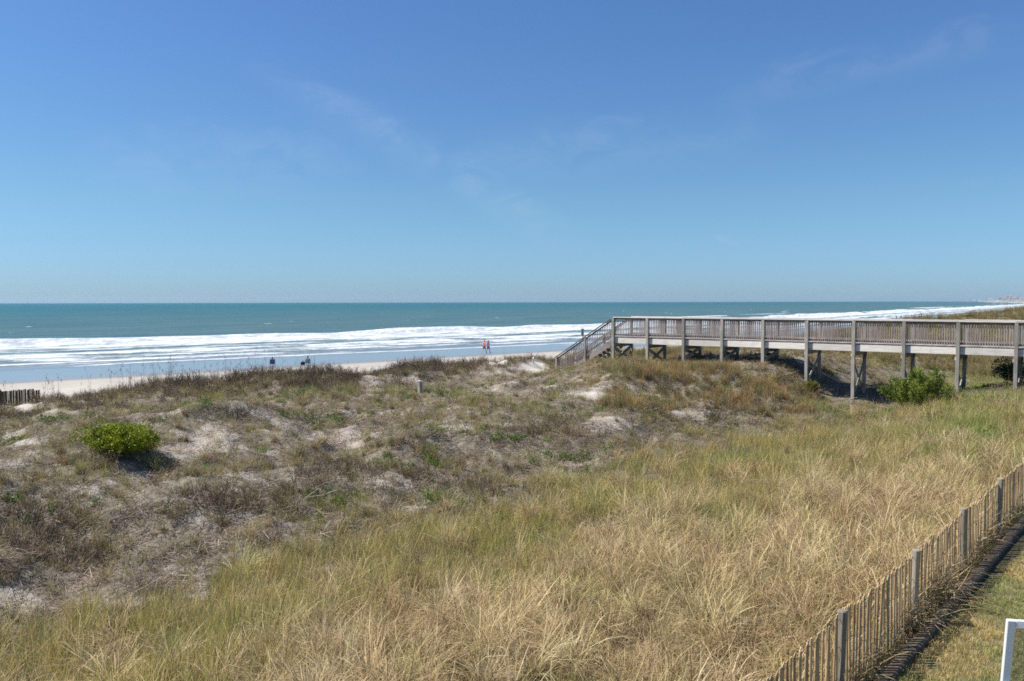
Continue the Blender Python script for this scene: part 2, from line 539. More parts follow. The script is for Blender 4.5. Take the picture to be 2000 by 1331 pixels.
# fence on the lawn's seaward edge
FENCE_TOP = 4.12
fp = [at_plane(u, v, FENCE_TOP) for u, v in ((1640, 1190), (1787, 1070), (1878, 993), (1950, 935))]
FENCE_A = fp[0][:2]; FENCE_D = (fp[3][:2] - fp[0][:2]); FENCE_STEP = np.linalg.norm(FENCE_D) / 3; FENCE_D = FENCE_D / np.linalg.norm(FENCE_D)
EDGE_A = at_plane(1722, 1331, 3.26)[:2]; EDGE_B = at_plane(2000, 1018, 3.26)[:2]
LAWN_T = float(min(st(*EDGE_A)[1], st(*EDGE_B)[1]))


# ------------------------------------------------------------------ ground: one sheet from under the camera to the horizon
def polar(r, ang):
    R, A = np.meshgrid(r, ang, indexing='ij')
    return R * np.sin(A), R * np.cos(A)


def grid_quads(nr, na, wrap=False):
    i = np.arange(nr - 1)[:, None]; j = np.arange(na if wrap else na - 1)[None, :]
    j2 = (j + 1) % na
    return np.stack([i * na + j, i * na + j2, (i + 1) * na + j2, (i + 1) * na + j], -1).reshape(-1, 4)


def build_ground():
    ang = np.radians(np.concatenate([np.linspace(-180, -46, 60, endpoint=False), np.linspace(-46, 46, 600, endpoint=False),
                                     np.linspace(46, 180, 60, endpoint=False)]))
    r = np.concatenate([np.geomspace(0.8, 6, 16, endpoint=False), np.geomspace(6, 60, 330, endpoint=False),
                        np.geomspace(60, 300, 110, endpoint=False), np.geomspace(300, 15000, 60)])
    x, y = polar(r, ang)
    z = H(x, y)
    zz = zones(x.ravel(), y.ravel(), z.ravel())
    verts = np.stack([x, y, z], -1).reshape(-1, 3)
    quads = grid_quads(len(r), len(ang), True)
    wet = sstep(zz['tb'] + 5 * (fbm(zz['s'] * 0.06, zz['t'] * 0.05, 61, 3) - 0.5), 71.0, 77.5)
    damp = sstep(zz['tb'] + 3 * (fbm(zz['s'] * 0.08, zz['t'] * 0.1, 67, 3) - 0.5), 60.0, 66.0) * 0.35 + 0
    far = sstep(np.hypot(verts[:, 0], verts[:, 1]), 55, 90) * (1 - zz['open'])
    m, g, b, _ = material('dune_and_beach_sand')
    geo = g.new('ShaderNodeNewGeometry')
    P = geo.outputs['Position']
    n1 = g.noise(P, 0.9, 5, 0.6); n2 = g.noise(P, 7.0, 5, 0.65); n3 = g.noise(P, 45.0, 3, 0.6)
    n4 = g.noise(P, 22.0, 4, 0.7)
    sandc = g.mix(g.smooth(n2, 0.3, 0.7), (0.36, 0.31, 0.25), (0.49, 0.44, 0.375))
    sandc = g.mix(g.smooth(n4, 0.55, 0.72, 0, 0.55), sandc, (0.26, 0.20, 0.15))
    litter = g.mix(g.smooth(n2, 0.32, 0.68), (0.15, 0.125, 0.092), (0.32, 0.275, 0.21))
    litter = g.mix(g.smooth(n3, 0.5, 0.75), litter, (0.40, 0.345, 0.275))
    soil = g.mix(g.smooth(n3, 0.35, 0.7), (0.07, 0.06, 0.035), (0.19, 0.16, 0.09))
    a_s = g.attr('sand'); a_g = g.attr('grass'); a_w = g.attr('wet'); a_o = g.attr('open'); a_l = g.attr('lawn'); a_f = g.attr('far'); a_d = g.attr('damp')
    fs = g.smooth(g.math('ADD', a_s, g.math('MULTIPLY', g.math('SUBTRACT', n2, 0.5), 0.9)), 0.32, 0.62)
    col = g.mix(fs, litter, sandc)
    col = g.mix(a_g, col, soil)
    farc = g.mix(g.smooth(n1, 0.35, 0.65), (0.10, 0.085, 0.04), (0.20, 0.165, 0.085))
    col = g.mix(a_f, col, farc)
    beachc = g.mix(g.smooth(n1, 0.3, 0.7), (0.41, 0.37, 0.315), (0.50, 0.46, 0.40))
    col = g.mix(a_o, col, beachc)
    col = g.mix(a_d, col, (0.30, 0.27, 0.235))
    lawnc = g.mix(g.smooth(n2, 0.35, 0.65), (0.15, 0.145, 0.06), (0.27, 0.22, 0.125))
    col = g.mix(a_l, col, lawnc)
    col = g.mix(a_w, col, (0.205, 0.19, 0.175))
    g.link(col, b.inputs['Base Color'])
    g.link(g.math('SUBTRACT', 0.92, g.math('MULTIPLY', a_w, 0.72)), b.inputs['Roughness'])
    g.link(g.math('ADD', 0.15, g.math('MULTIPLY', a_w, 0.35)), b.inputs['Specular IOR Level'])
    h = g.math('ADD', g.math('MULTIPLY', n2, 0.7), g.math('ADD', g.math('MULTIPLY', n4, 0.35), g.math('MULTIPLY', n3, 0.15)))
    h = g.math('MULTIPLY', h, g.math('SUBTRACT', 1.0, g.math('MAXIMUM', a_w, g.math('MULTIPLY', a_o, 0.85))))
    g.link(bump(g, h, 0.9, 0.14), b.inputs['Normal'])
    me = np_mesh('ground', verts, quads, None, dict(sand=zz['sand'], grass=np.clip(zz['grass'] * (1 - zz['sand'] * 0.8) + 0, 0, 1), wet=wet, open=zz['open'], lawn=zz['lawn'],
                                                    far=far, damp=damp * (1 - wet)), m, smooth=True)
    tag(link(bpy.data.objects.new('ground', me)), kind='structure')


build_ground()


# ------------------------------------------------------------------ the sea
def build_sea():
    ang = np.radians(np.linspace(-50, 44, 640))
    r = np.concatenate([np.geomspace(58, 330, 300, endpoint=False), np.geomspace(330, 1500, 110, endpoint=False), np.geomspace(1500, 14000, 50)])
    x, y = polar(r, ang)
    x = x.ravel(); y = y.ravel()
    s, t = st(x, y); tb = t - bend(s)
    nz = lambda a, b, seed, o=3: fbm(s * a, tb * b, seed, o)
    B = np.interp(s, [-100, 30, 90, 150, 260, 400, 900], [150, 147, 145, 146, 139, 143, 140]) + 7 * (fbm(s * 0.045, s * 0 + 1.5, 71, 3) - 0.5)
    d = tb - B + 3.2 * (nz(0.14, 0.05, 75, 4) - 0.5)
    brk = np.exp(-np.where(d > 0, d / 6.0, d / 2.4) ** 2)
    hmod = 0.35 + 0.9 * fbm(s * 0.035, s * 0 + 4.0, 73, 2)
    z = 1.25 * brk * hmod
    shoal = sstep(tb, 92, 150)
    z += 0.26 * sstep(tb, 150, 175) * np.sin(2 * math.pi * tb / 33.0 + 5 * (nz(0.006, 0.004, 79, 2) - 0.5)) * (0.3 + 1.4 * nz(0.012, 0.02, 81, 2)) / (1 + (tb / 500) ** 2)
    z += 0.22 * (nz(0.10, 0.30, 83, 4) - 0.5) * shoal
    # bores: low steps of white water running in, each on its own line
    foam = np.zeros_like(s)
    rag = 9 * (nz(0.030, 0.0, 91, 4) - 0.5)
    for (off, slope, wdt, amp, hgt, seed) in ((113, 0.0, 3.2, 0.80, 0.22, 5), (106.0, -0.02, 2.2, 0.95, 0.15, 6), (100.0, -0.03, 1.2, 0.9, 0.08, 7), (94.5, -0.04, 0.9, 0.8, 0.05, 8),
                                              (88.0, -0.01, 0.7, 0.45, 0.03, 9)):
        c = off + slope * (s - 20) + rag * (0.5 if off > 100 else 0.3) + 3.5 * (fbm(s * 0.05, s * 0 + seed, 93 + seed, 3) - 0.5)
        e = tb - c
        prof = np.exp(-np.where(e > 0, e / (wdt * 1.9), e / (wdt * 0.42)) ** 2)
        gap = sstep(fbm(s * 0.028, s * 0 + seed * 3.3, 120 + seed, 3), 0.30, 0.50)
        foam = np.maximum(foam, amp * prof * (0.45 + 0.55 * gap))
        z += hgt * prof
    # the main breaker: a broad belt of white water behind its front, unbroken green face here and there
    unb = sstep(fbm(s * 0.055 + 0.35, s * 0 + 9.0, 131, 3), 0.76, 0.80)
    belt = sstep(d, -21, -10) * (1 - sstep(d, 0.5, 3.5))
    tex = nz(0.06, 0.30, 97, 4)
    foam = np.maximum(foam, belt * np.clip(0.84 + 1.3 * (tex - 0.5), 0, 1) * (1 - unb * sstep(d, -7, -3)))
    foam = np.maximum(foam, sstep(d, -6.5, -2) * (1 - sstep(d, 0.6, 2.4)) * (1 - unb))
    # thin lacework of foam left between the bores
    lace = sstep(tb, 88, 100) * (1 - sstep(d, -12, 0)) * np.clip(0.30 + 0.16 * sstep(tb, 97, 104) + 0.9 * (nz(0.10, 0.40, 101, 4) - 0.5), 0, 1)
    foam = np.maximum(foam, lace)
    # farther along the bay: outer bars break in long streaks
    bar = np.exp(-((tb - 178 - 10 * (nz(0.01, 0, 103, 2) - 0.5)) / 9) ** 2) * sstep(fbm(s * 0.012, s * 0 + 2, 105, 3), 0.50, 0.60) * sstep(s, 215, 260)
    foam = np.maximum(foam, bar * 0.95)
    caps = 0.8 * sstep(fbm(s * 0.06, tb * 0.16, 107, 3), 0.845, 0.87) * sstep(tb, 160, 190) * (1 - sstep(tb, 320, 520))
    foam = np.maximum(foam, caps)
    z += 0.10 * foam * shoal * tex
    z *= sstep(tb, 84, 100) * 0.97 + 0.03
    verts = np.stack([x, y, z], -1)
    quads = grid_quads(len(r), len(ang))
    keep = (tb > 79.0)[quads].any(axis=1)
    quads = quads[keep]
    used = np.unique(quads); remap = -np.ones(len(x), np.int64); remap[used] = np.arange(len(used))
    quads = remap[quads]
    shallow = 1 - sstep(tb, 88, 112)
    coords = np.stack([s, tb, s * 0], -1)
    m, g, b, _ = material('sea_water')
    stv = g.attr('st', out='Vector')
    geo = g.new('ShaderNodeNewGeometry'); P = geo.outputs['Position']
    fo = g.attr('foam'); sh = g.attr('shallow'); off = g.attr('offing')
    nf = g.noise(g.scale_vec(stv, (0.22, 0.75, 1)), 1.0, 6, 0.68)
    nf2 = g.noise(g.scale_vec(stv, (1.1, 2.6, 1)), 1.0, 4, 0.65)
    nn = g.math('ADD', g.math('MULTIPLY', nf, 0.65), g.math('MULTIPLY', nf2, 0.35))
    ff = g.smooth(g.math('ADD', fo, g.math('MULTIPLY', g.math('SUBTRACT', nn, 0.5), 1.15)), 0.32, 0.66)
    ff = g.math('MULTIPLY', ff, g.smooth(fo, 0.02, 0.12))
    patch = g.noise(g.scale_vec(stv, (0.008, 0.028, 1)), 1.0, 4, 0.6)
    streak = g.noise(g.scale_vec(stv, (0.02, 0.12, 1)), 1.0, 4, 0.6)
    near = g.mix(g.smooth(streak, 0.35, 0.68), (0.056, 0.120, 0.130), (0.088, 0.148, 0.145))
    deep = g.mix(g.smooth(patch, 0.35, 0.65), (0.017, 0.098, 0.118), (0.026, 0.120, 0.132))
    water = g.mix(off, near, deep)
    water = g.mix(g.math('MULTIPLY', g.smooth(streak, 0.60, 0.72), g.math('SUBTRACT', 0.5, g.math('MULTIPLY', off, 0.4))), water, (0.085, 0.13, 0.095))
    film = (0.21, 0.21, 0.20)
    water = g.mix(sh, water, film)
    foamc = g.mix(g.smooth(nn, 0.42, 0.60), (0.40, 0.44, 0.47), (0.72, 0.735, 0.745))
    col = g.mix(ff, water, foamc)
    g.link(col, b.inputs['Base Color'])
    rough = g.math('SUBTRACT', 0.38, g.math('MULTIPLY', sh, 0.26))
    g.link(g.math('ADD', g.math('MULTIPLY', ff, 0.5), rough, clamp=True), b.inputs['Roughness'])
    b.inputs['IOR'].default_value = 1.33
    sp = g.math('ADD', 0.10, g.math('MULTIPLY', sh, 0.34))
    g.link(g.math('MULTIPLY', sp, g.math('SUBTRACT', 1.0, g.math('MULTIPLY', ff, 0.8))), b.inputs['Specular IOR Level'])
    hb = g.math('ADD', g.noise(g.scale_vec(P, (1, 1, 1)), 0.55, 5, 0.6), g.math('MULTIPLY', ff, 0.35))
    hb = g.math('MULTIPLY', hb, g.math('SUBTRACT', 1.0, g.math('MULTIPLY', sh, 0.93)))
    g.link(bump(g, hb, 0.8, 0.5), b.inputs['Normal'])
    me = np_mesh('sea', verts[used], quads, None, dict(foam=foam[used], shallow=shallow[used], offing=sstep(np.log(np.maximum(tb, 80)), math.log(170), math.log(1500))[used], st=coords[used]), m, smooth=True)
    tag(link(bpy.data.objects.new('sea', me)), kind='structure')


build_sea()


# ------------------------------------------------------------------ boardwalk over the dune
BW_O = np.array([5.90, 45.63]); BW_STEP = 2.2; BW_N = 12; BW_W = 2.2
BW_RZ = math.atan2(-0.6028, 0.7979)
DECK_Z = 4.96; RAIL_Z = 6.11


def bw_world(lx, ly):
    c, s = math.cos(BW_RZ), math.sin(BW_RZ)
    return BW_O[0] + c * lx - s * ly, BW_O[1] + s * lx + c * ly


def build_boardwalk():
    rng = np.random.default_rng(4)
    root = empty('boardwalk', (BW_O[0], BW_O[1], 0), BW_RZ)
    tag(root, 'weathered grey wooden boardwalk on tall posts crossing the dune, with stairs down to the beach', 'boardwalk')
    L = BW_N * BW_STEP
    P = 0.15
    gz = lambda lx, ly: float(H(*bw_world(lx, ly)))
    for k in range(BW_N + 1):
        x = k * BW_STEP
        base = {}
        for y in (0.0, BW_W):
            z0 = gz(x, y) - 0.35
            base[y] = z0 + 0.35
            MB().box(-P / 2, P / 2, -P / 2, P / 2, 0, RAIL_Z - 0.045 - z0).build('post', WOOD_UP, root, 0.008).location = (x, y, z0)
        # cross bracing between the two posts, and the beam that carries the deck
        zb = max(base.values())
        room = 4.45 - zb
        if room > 0.4:
            zt = 4.42; zl = max(zb + 0.10, zt - 1.75)
            for (ya, yb, xo) in ((P / 2, BW_W - P / 2, -0.10), (BW_W - P / 2, P / 2, 0.10)):
                MB().beam((x + xo, ya - 0.06 if ya < 1 else ya + 0.06, zt), (x + xo, yb + 0.06 if yb > 1 else yb - 0.06, zl), 0.042, 0.17).build('cross_brace', WOOD_UP, root, 0.004)
        MB().box(x - 0.045, x + 0.045, P / 2 + 0.05, BW_W - P / 2 - 0.05, 4.36, 4.60).build('cross_beam', WOOD_UP, root, 0.004)
    # long boards: fascia, stringers, rails, cap; one length for each span
    def span_boards(x0, x1, y, side):
        # side: -1 the near rail, +1 the far rail; boards lie against the inner faces of the posts
        yi = y - side * (P / 2 + 0.021)
        e = 0.003
        j = rng.normal(0, 0.006, 8)
        MB().box(x0 + e, x1 - e, yi - 0.019, yi + 0.019, 4.60, 4.905).build('fascia_board', WOOD_FASCIA, root, 0.004).location.z = j[0]
        MB().box(x0 + e, x1 - e, yi - 0.018, yi + 0.018, 5.04, 5.125).build('bottom_rail', WOOD_RAIL, root, 0.004).location.z = j[4]
        MB().box(x0 + e, x1 - e, yi - 0.018, yi + 0.018, 5.965, 6.06).build('upper_rail', WOOD_RAIL, root, 0.004).location.z = -abs(j[3])
        MB().box(x0 + e, x1 - e, y - 0.085, y + 0.085, RAIL_Z - 0.043, RAIL_Z).build('rail_cap', WOOD_FASCIA, root, 0.006).location = (0, j[2], abs(j[1]))
    for k in range(BW_N):
        for y, side in ((0.0, -1), (BW_W, 1)):
            span_boards(k * BW_STEP, (k + 1) * BW_STEP, y, side)
    for yy in (0.62, 1.1, 1.58):
        MB().box(-0.02, L, yy - 0.02, yy + 0.02, 4.63, 4.905).build('joist', WOOD_DECK, root)
    # deck planks
    plank = MB().box(-0.069, 0.069, 0, BW_W - P - 0.09, 0, 0.04).mesh('plank', WOOD_DECK, 0.004)
    n = int(L / 0.1445)
    for i in range(n):
        o = link(bpy.data.objects.new('deck_plank', plank), root)
        o.location = (0.075 + i * 0.1445, P / 2 + 0.045, 4.912 + rng.uniform(-0.003, 0.003))
    # balusters
    bal = MB().box(-0.0185, 0.0185, -0.0185, 0.0185, 0, 0.99).mesh('baluster', WOOD_BAL, 0.003)
    spots_ = []
    nb = 20
    for y, side in ((0.0, -1), (BW_W, 1)):
        for k in range(BW_N):
            for j in range(nb):
                x = k * BW_STEP + P / 2 + (BW_STEP - P) * (j + 0.5) / nb
                yb = y - side * (P / 2 + 0.002 - 0.0185 - 0.004)
                yb = y - side * (P / 2 - 0.0195)
                wx, wy = bw_world(x, yb)
                u, v = to_pix(np.array(wx), np.array(wy), np.array(5.5))
                spots_.append((-(1 if 0 < u < 2010 else 0), side, -wy * -1, x, yb))
    inview = sorted(spots_, key=lambda q: (q[0], q[1], q[2]))
    rest = MB()
    for i, (_, side, _d, x, yb) in enumerate(inview):
        if i < 232:
            o = link(bpy.data.objects.new('baluster', bal), root)
            o.location = (x, yb, 5.03 + rng.uniform(-0.004, 0.004)); o.rotation_euler = (rng.normal(0, 0.004), rng.normal(0, 0.006), 0)
        else:
            rest.box(x - 0.0185, x + 0.0185, yb - 0.0185, yb + 0.0185, 5.03, 6.02)
    tag(rest.build('balusters_beyond', WOOD_BAL, root), kind='stuff')
    # stairs
    run = 3.97; drop = RAIL_Z - 3.64; sl = drop / run
    sr = empty('staircase', (0, 0, 0)); sr.parent = root
    nt = 14; going = 0.283
    for y in (P / 2 + 0.03, BW_W / 2, BW_W - P / 2 - 0.03):
        MB().beam((0.0, y, 4.72), (-run, y, 4.72 - drop), 0.04, 0.29).build('stringer', WOOD_RAIL, sr, 0.004)
    for i in range(nt):
        x1 = -i * going; z = DECK_Z - 0.03 - (i + 1) * going * sl
        MB().box(x1 - going - 0.01, x1 - 0.01, P / 2 + 0.06, BW_W - P / 2 - 0.06, z - 0.04, z).build('tread', WOOD_DECK, sr, 0.004)
    bal2 = MB().box(-0.0185, 0.0185, -0.0185, 0.0185, 0, 0.93).mesh('baluster', WOOD_BAL, 0.003)
    for y, side in ((0.0, -1), (BW_W, 1)):
        for x in (-1.92, -run):
            zt = RAIL_Z + x * sl + 0.0; z0 = gz(x, y) - 0.4
            MB().box(-0.065, 0.065, -0.065, 0.065, 0, zt - z0 - 0.03).build('post', WOOD_UP, sr, 0.006).location = (x, y, z0)
        MB().beam((-0.06, y, RAIL_Z - 0.03), (-run - 0.1, y, RAIL_Z - 0.03 - (run + 0.04) * sl), 0.14, 0.04).build('handrail', WOOD_RAIL, sr, 0.005)
        MB().beam((-0.08, y - side * 0.09, RAIL_Z - 0.115 - 0.05), (-run, y - side * 0.09, RAIL_Z - 0.115 - run * sl), 0.038, 0.09).build('upper_rail', WOOD_RAIL, sr, 0.004)
        MB().beam((-0.08, y - side * 0.09, 5.10 - 0.05), (-run, y - side * 0.09, 5.10 - run * sl), 0.038, 0.09).build('bottom_rail', WOOD_RAIL, sr, 0.004)
        nn = 33
        for j in range(nn):
            x = -0.13 - (run - 0.22) * (j + 0.5) / nn
            if abs(x + 1.92) < 0.09: continue
            o = link(bpy.data.objects.new('baluster', bal2), sr)
            o.location = (x, y - side * 0.051, 5.09 + x * sl)
    # a notice on the middle post of the stairs, seen from behind
    sx, sy = bw_world(-1.92, 0.0)
    z0 = RAIL_Z - 1.92 * sl
    sg = empty('sign', (sx, sy, z0 - 0.02), BW_RZ)
    MB().box(-0.20, -0.185, -0.16, 0.16, 0.10, 0.50).build('panel', plain('grey_sign_back', (0.66, 0.68, 0.74), 0.5, 0.1), sg, 0.003)
    MB().box(-0.184, -0.145, -0.03, 0.03, -0.55, 0.48).build('mount', WOOD_UP, sg, 0.003)
    MB().box(-0.145, -0.064, -0.03, 0.03, -0.50, -0.44).box(-0.145, -0.064, -0.03, 0.03, -0.20, -0.14).build('bracket', WIRE, sg)
    tag(sg, 'small grey rectangular sign on the middle post of the beach stairs', 'sign')


build_boardwalk()


# ------------------------------------------------------------------ picket sand fence and edging along the lawn
def build_fence():
    rng = np.random.default_rng(8)
    rz = math.atan2(FENCE_D[1], FENCE_D[0])
    k0, k1 = -2, 9
    start = FENCE_A + FENCE_D * FENCE_STEP * k0
    root = empty('picket_fence', (start[0], start[1], 0), rz)
    tag(root, 'low weathered picket fence of thin slats between the dune grass and the lawn', 'fence')
    ln = FENCE_STEP * (k1 - k0)
    def gzl(lx):
        p = start + FENCE_D * lx
        return float(H(p[0], p[1]))
    for k in range(k1 - k0 + 1):
        x = k * FENCE_STEP
        z0 = gzl(x) - 0.3
        h = FENCE_TOP - z0 + rng.uniform(-0.02, 0.02)
        o = MB().tube([(0, 0, 0), (0, 0, h * 0.5), (0, 0, h - 0.012), (0, 0, h)], [0.050, 0.048, 0.046, 0.038], 10).build('post', WOOD_POST, root, 0, False)
        o.location = (x, 0.0, z0); o.rotation_euler = (rng.normal(0, 0.02), rng.normal(0, 0.02), rng.uniform(0, 3))
    protos = []
    for i in range(4):
        w = 0.0195 + 0.001 * i
        m = MB().box(-w, w, -0.005, 0.005, 0, 0.93)
        m.v[4] = (-w, -0.005, 0.93 - 0.012 * i); m.v[7] = (-w, 0.005, 0.93 - 0.012 * i)
        protos.append(m.mesh('slat', WOOD_SLAT, 0.002))
    n = int(ln / 0.076)
    for i in range(n):
        x = 0.05 + i * 0.076 + rng.normal(0, 0.003)
        if min(abs(x - k * FENCE_STEP) for k in range(k1 - k0 + 1)) < 0.062: continue
        sag = -0.035 * math.sin(math.pi * ((x / FENCE_STEP) % 1.0)) + rng.normal(0, 0.010)
        o = link(bpy.data.objects.new('slat', protos[int(rng.integers(4))]), root)
        o.location = (x, rng.normal(0, 0.006), FENCE_TOP - 0.035 - 0.93 + sag)
        o.rotation_euler = (rng.normal(0, 0.015), rng.normal(0, 0.010), rng.normal(0, 0.03))
    for zz in (0.22, 0.52, 0.78):
        pts = [(x, -0.012 if i % 2 else 0.012, 3.25 + zz - 0.03 * math.sin(math.pi * ((x / FENCE_STEP) % 1.0))) for i, x in enumerate(np.linspace(0, ln, 160))]
        MB().tube(pts, 0.0028, 5).build('wire', WIRE, root)
    # edging timbers laid end to end
    d = (EDGE_B - EDGE_A); d = d / np.linalg.norm(d)
    rz2 = math.atan2(d[1], d[0])
    a0 = EDGE_A - d * 5.0
    er = empty('lawn_edging', (a0[0], a0[1], 3.2), rz2)
    tag(er, 'dark wooden edging timber lying along the lawn at the foot of the picket fence', 'edging')
    for i in range(12):
        o = MB().box(0.004, 2.436, -0.065, 0.065, -0.04, 0.085).build('timber', WOOD_EDGE, er, 0.02)
        o.location = (i * 2.44, rng.normal(0, 0.006), rng.normal(0, 0.006)); o.rotation_euler = (rng.normal(0, 0.02), 0, rng.normal(0, 0.003))


build_fence()


# ------------------------------------------------------------------ white framed mesh panel on the lawn
def build_panel():
    top = at_plane(1976, 1212, 4.86)
    white = plain('white_painted_frame', (0.78, 0.79, 0.80), 0.35, 0.03)
    m, g, b, out = material('grey_insect_mesh')
    b.inputs['Base Color'].default_value = (0.09, 0.095, 0.10, 1); b.inputs['Roughness'].default_value = 0.6
    tr = g.new('ShaderNodeBsdfTransparent'); mx = g.new('ShaderNodeMixShader')
    tc = g.new('ShaderNodeTexCoord')
    sp = g.new('ShaderNodeSeparateXYZ'); g.link(tc.outputs['Object'], sp.inputs[0])
    w = [g.math('LESS_THAN', g.math('PINGPONG', g.math('MULTIPLY', sp.outputs[i], 640.0), 1.0), 0.22) for i in (0, 2)]
    f = g.math('MAXIMUM', w[0], w[1])
    g.link(f, mx.inputs[0]); g.link(tr.outputs[0], mx.inputs[1]); g.link(b.outputs[0], mx.inputs[2]); g.link(mx.outputs[0], out.inputs['Surface'])
    Hh = 4.86 - 3.2; Wd = 0.92; fr = 0.052; lean = math.radians(7.0)
    root = empty('screen_panel', (top[0], top[1] + math.tan(lean) * Hh, 3.205), math.radians(-9))
    tag(root, 'white framed panel with dark mesh standing on the lawn, cut by the picture edge', 'screen panel')
    holder = root
    def pt(x, z, off=0.0): return (x, -math.sin(lean) * z + off, math.cos(lean) * z)
    hl = Hh / math.cos(lean)
    frm = []
    MB().beam(pt(fr / 2, 0), pt(fr / 2, hl), fr, 0.03, up=(0, 1, 0)).build('stile', white, root, 0.004)
    MB().beam(pt(Wd - fr / 2, 0), pt(Wd - fr / 2, hl), fr, 0.03, up=(0, 1, 0)).build('stile', white, root, 0.004)
    for zc in (fr / 2 + 0.001, hl * 0.45, hl - fr / 2 - 0.001):
        MB().beam(pt(fr + 0.001, zc), pt(Wd - fr - 0.001, zc), 0.028, fr, up=(0, 0, 1)).build('crossbar', white, root, 0.004)
    me = bpy.data.meshes.new('mesh_screen')
    me.from_pydata([pt(fr, fr), pt(Wd - fr, fr), pt(Wd - fr, hl - fr), pt(fr, hl - fr)], [], [(0, 1, 2, 3)])
    me.materials.append(m)
    link(bpy.data.objects.new('mesh_screen', me), root)
    for x in (fr / 2, Wd - fr / 2):     # the struts it leans on
        MB().beam((x, -0.55, 0.0), pt(x, hl * 0.72, -0.02), 0.03, 0.03).build('strut', white, root, 0.003)


build_panel()


# ------------------------------------------------------------------ small posts and the sand fence on the beach side
def build_small_posts():
    p = ground_at(820, 767)
    r = empty('post_stump', (p[0], p[1], float(H(p[0], p[1]))), math.radians(-38))
    MB().box(-0.075, 0.075, -0.075, 0.075, -0.3, 0.45).build('post', WOOD_UP, r, 0.008)
    MB().box(-0.09, 0.09, -0.09, 0.09, 0.451, 0.48).build('cap', WOOD_FASCIA, r, 0.006)
    tag(r, 'short square grey wooden post standing alone in the dune scrub', 'post')
    p = ground_at(1042, 711)
    r = empty('marker_stake', (p[0], p[1], float(H(p[0], p[1]))))
    wm = plain('white_marker_paint', (0.84, 0.83, 0.79), 0.5, 0.06)
    MB().box(-0.05, 0.05, -0.02, 0.02, -0.25, 0.30).build('stake', wm, r, 0.004)
    MB().tube([(0, 0, 0.30), (0, 0, 0.36), (0, 0, 0.40)], [0.062, 0.055, 0.03], 10).build('cap', wm, r)
    tag(r, 'short white marker stake on the bare sand mound beside the stairs', 'stake')
    # half buried sand fence at the beach side of the dune
    rng = np.random.default_rng(12)
    e1 = at_depth(72, 37.0); e0 = e1 - 7.0 * SA
    d = e1 - e0; ln = np.linalg.norm(d); rz = math.atan2(d[1], d[0])
    root = empty('sand_fence', (e0[0], e0[1], 0), rz)
    tag(root, 'dark brown slatted sand fence half buried at the beach edge of the dune', 'fence')
    TOP = 0.5 * float(H(e1[0], e1[1]) + H(e0[0], e0[1])) + 0.62
    TOP = max(TOP, 2.80) + 0.15
    slat = MB().box(-0.022, 0.022, -0.006, 0.006, 0, 1.15).mesh('slat', WOOD_DARK, 0.002)
    x = 0.0
    while x < ln:
        o = link(bpy.data.objects.new('slat', slat), root)
        o.location = (x, rng.normal(0, 0.012), TOP - 1.15 + rng.normal(0, 0.016) - (0.06 if x > ln - 0.25 else 0)); o.rotation_euler = (rng.normal(0, 0.02), rng.normal(0, 0.008), 0)
        x += 0.0475 + rng.uniform(-0.002, 0.004)
    for xx in (0.6, 3.0, 5.4):
        MB().tube([(xx, 0.05, 0.9), (xx, 0.05, TOP + 0.08)], 0.035, 8).build('post', WOOD_DARK, root)
    MB().tube([(0, -0.012, TOP - 0.2), (ln, -0.012, TOP - 0.2)], 0.004, 5).build('wire', WIRE, root)


build_small_posts()


# ------------------------------------------------------------------ people and what they brought to the beach
SKIN = plain('skin', (0.48, 0.29, 0.20), 0.55, 0.06)
HAIR_D = plain('dark_hair', (0.035, 0.025, 0.02), 0.6, 0.2)
HAIR_G = plain('grey_hair', (0.25, 0.23, 0.21), 0.6, 0.2)


def skin_mesh(name, joints, edges, mat, root=0, sub=1):
    """joints: [(x, y, z, radius)]"""
    me = bpy.data.meshes.new(name)
    me.from_pydata([j[:3] for j in joints], edges, [])
    o = bpy.data.objects.new(name, me); COL.objects.link(o)
    mod = o.modifiers.new('skin', 'SKIN'); mod.use_smooth_shade = True
    for i, j in enumerate(joints):
        r = j[3] if isinstance(j[3], tuple) else (j[3], j[3])
        me.skin_vertices[0].data[i].radius = r
        me.skin_vertices[0].data[i].use_root = (i == root)
    if sub:
        s = o.modifiers.new('sub', 'SUBSURF'); s.levels = sub; s.render_levels = sub
    bpy.context.view_layer.update()
    dg = bpy.context.evaluated_depsgraph_get()
    out = bpy.data.meshes.new_from_object(o.evaluated_get(dg))
    out.name = name
    bpy.data.objects.remove(o); bpy.data.meshes.remove(me)
    out.materials.clear(); out.materials.append(mat)
    for p in out.polygons: p.use_smooth = True
    return out


def limb(a, b, t): return tuple(a[i] + (b[i] - a[i]) * t for i in range(3))


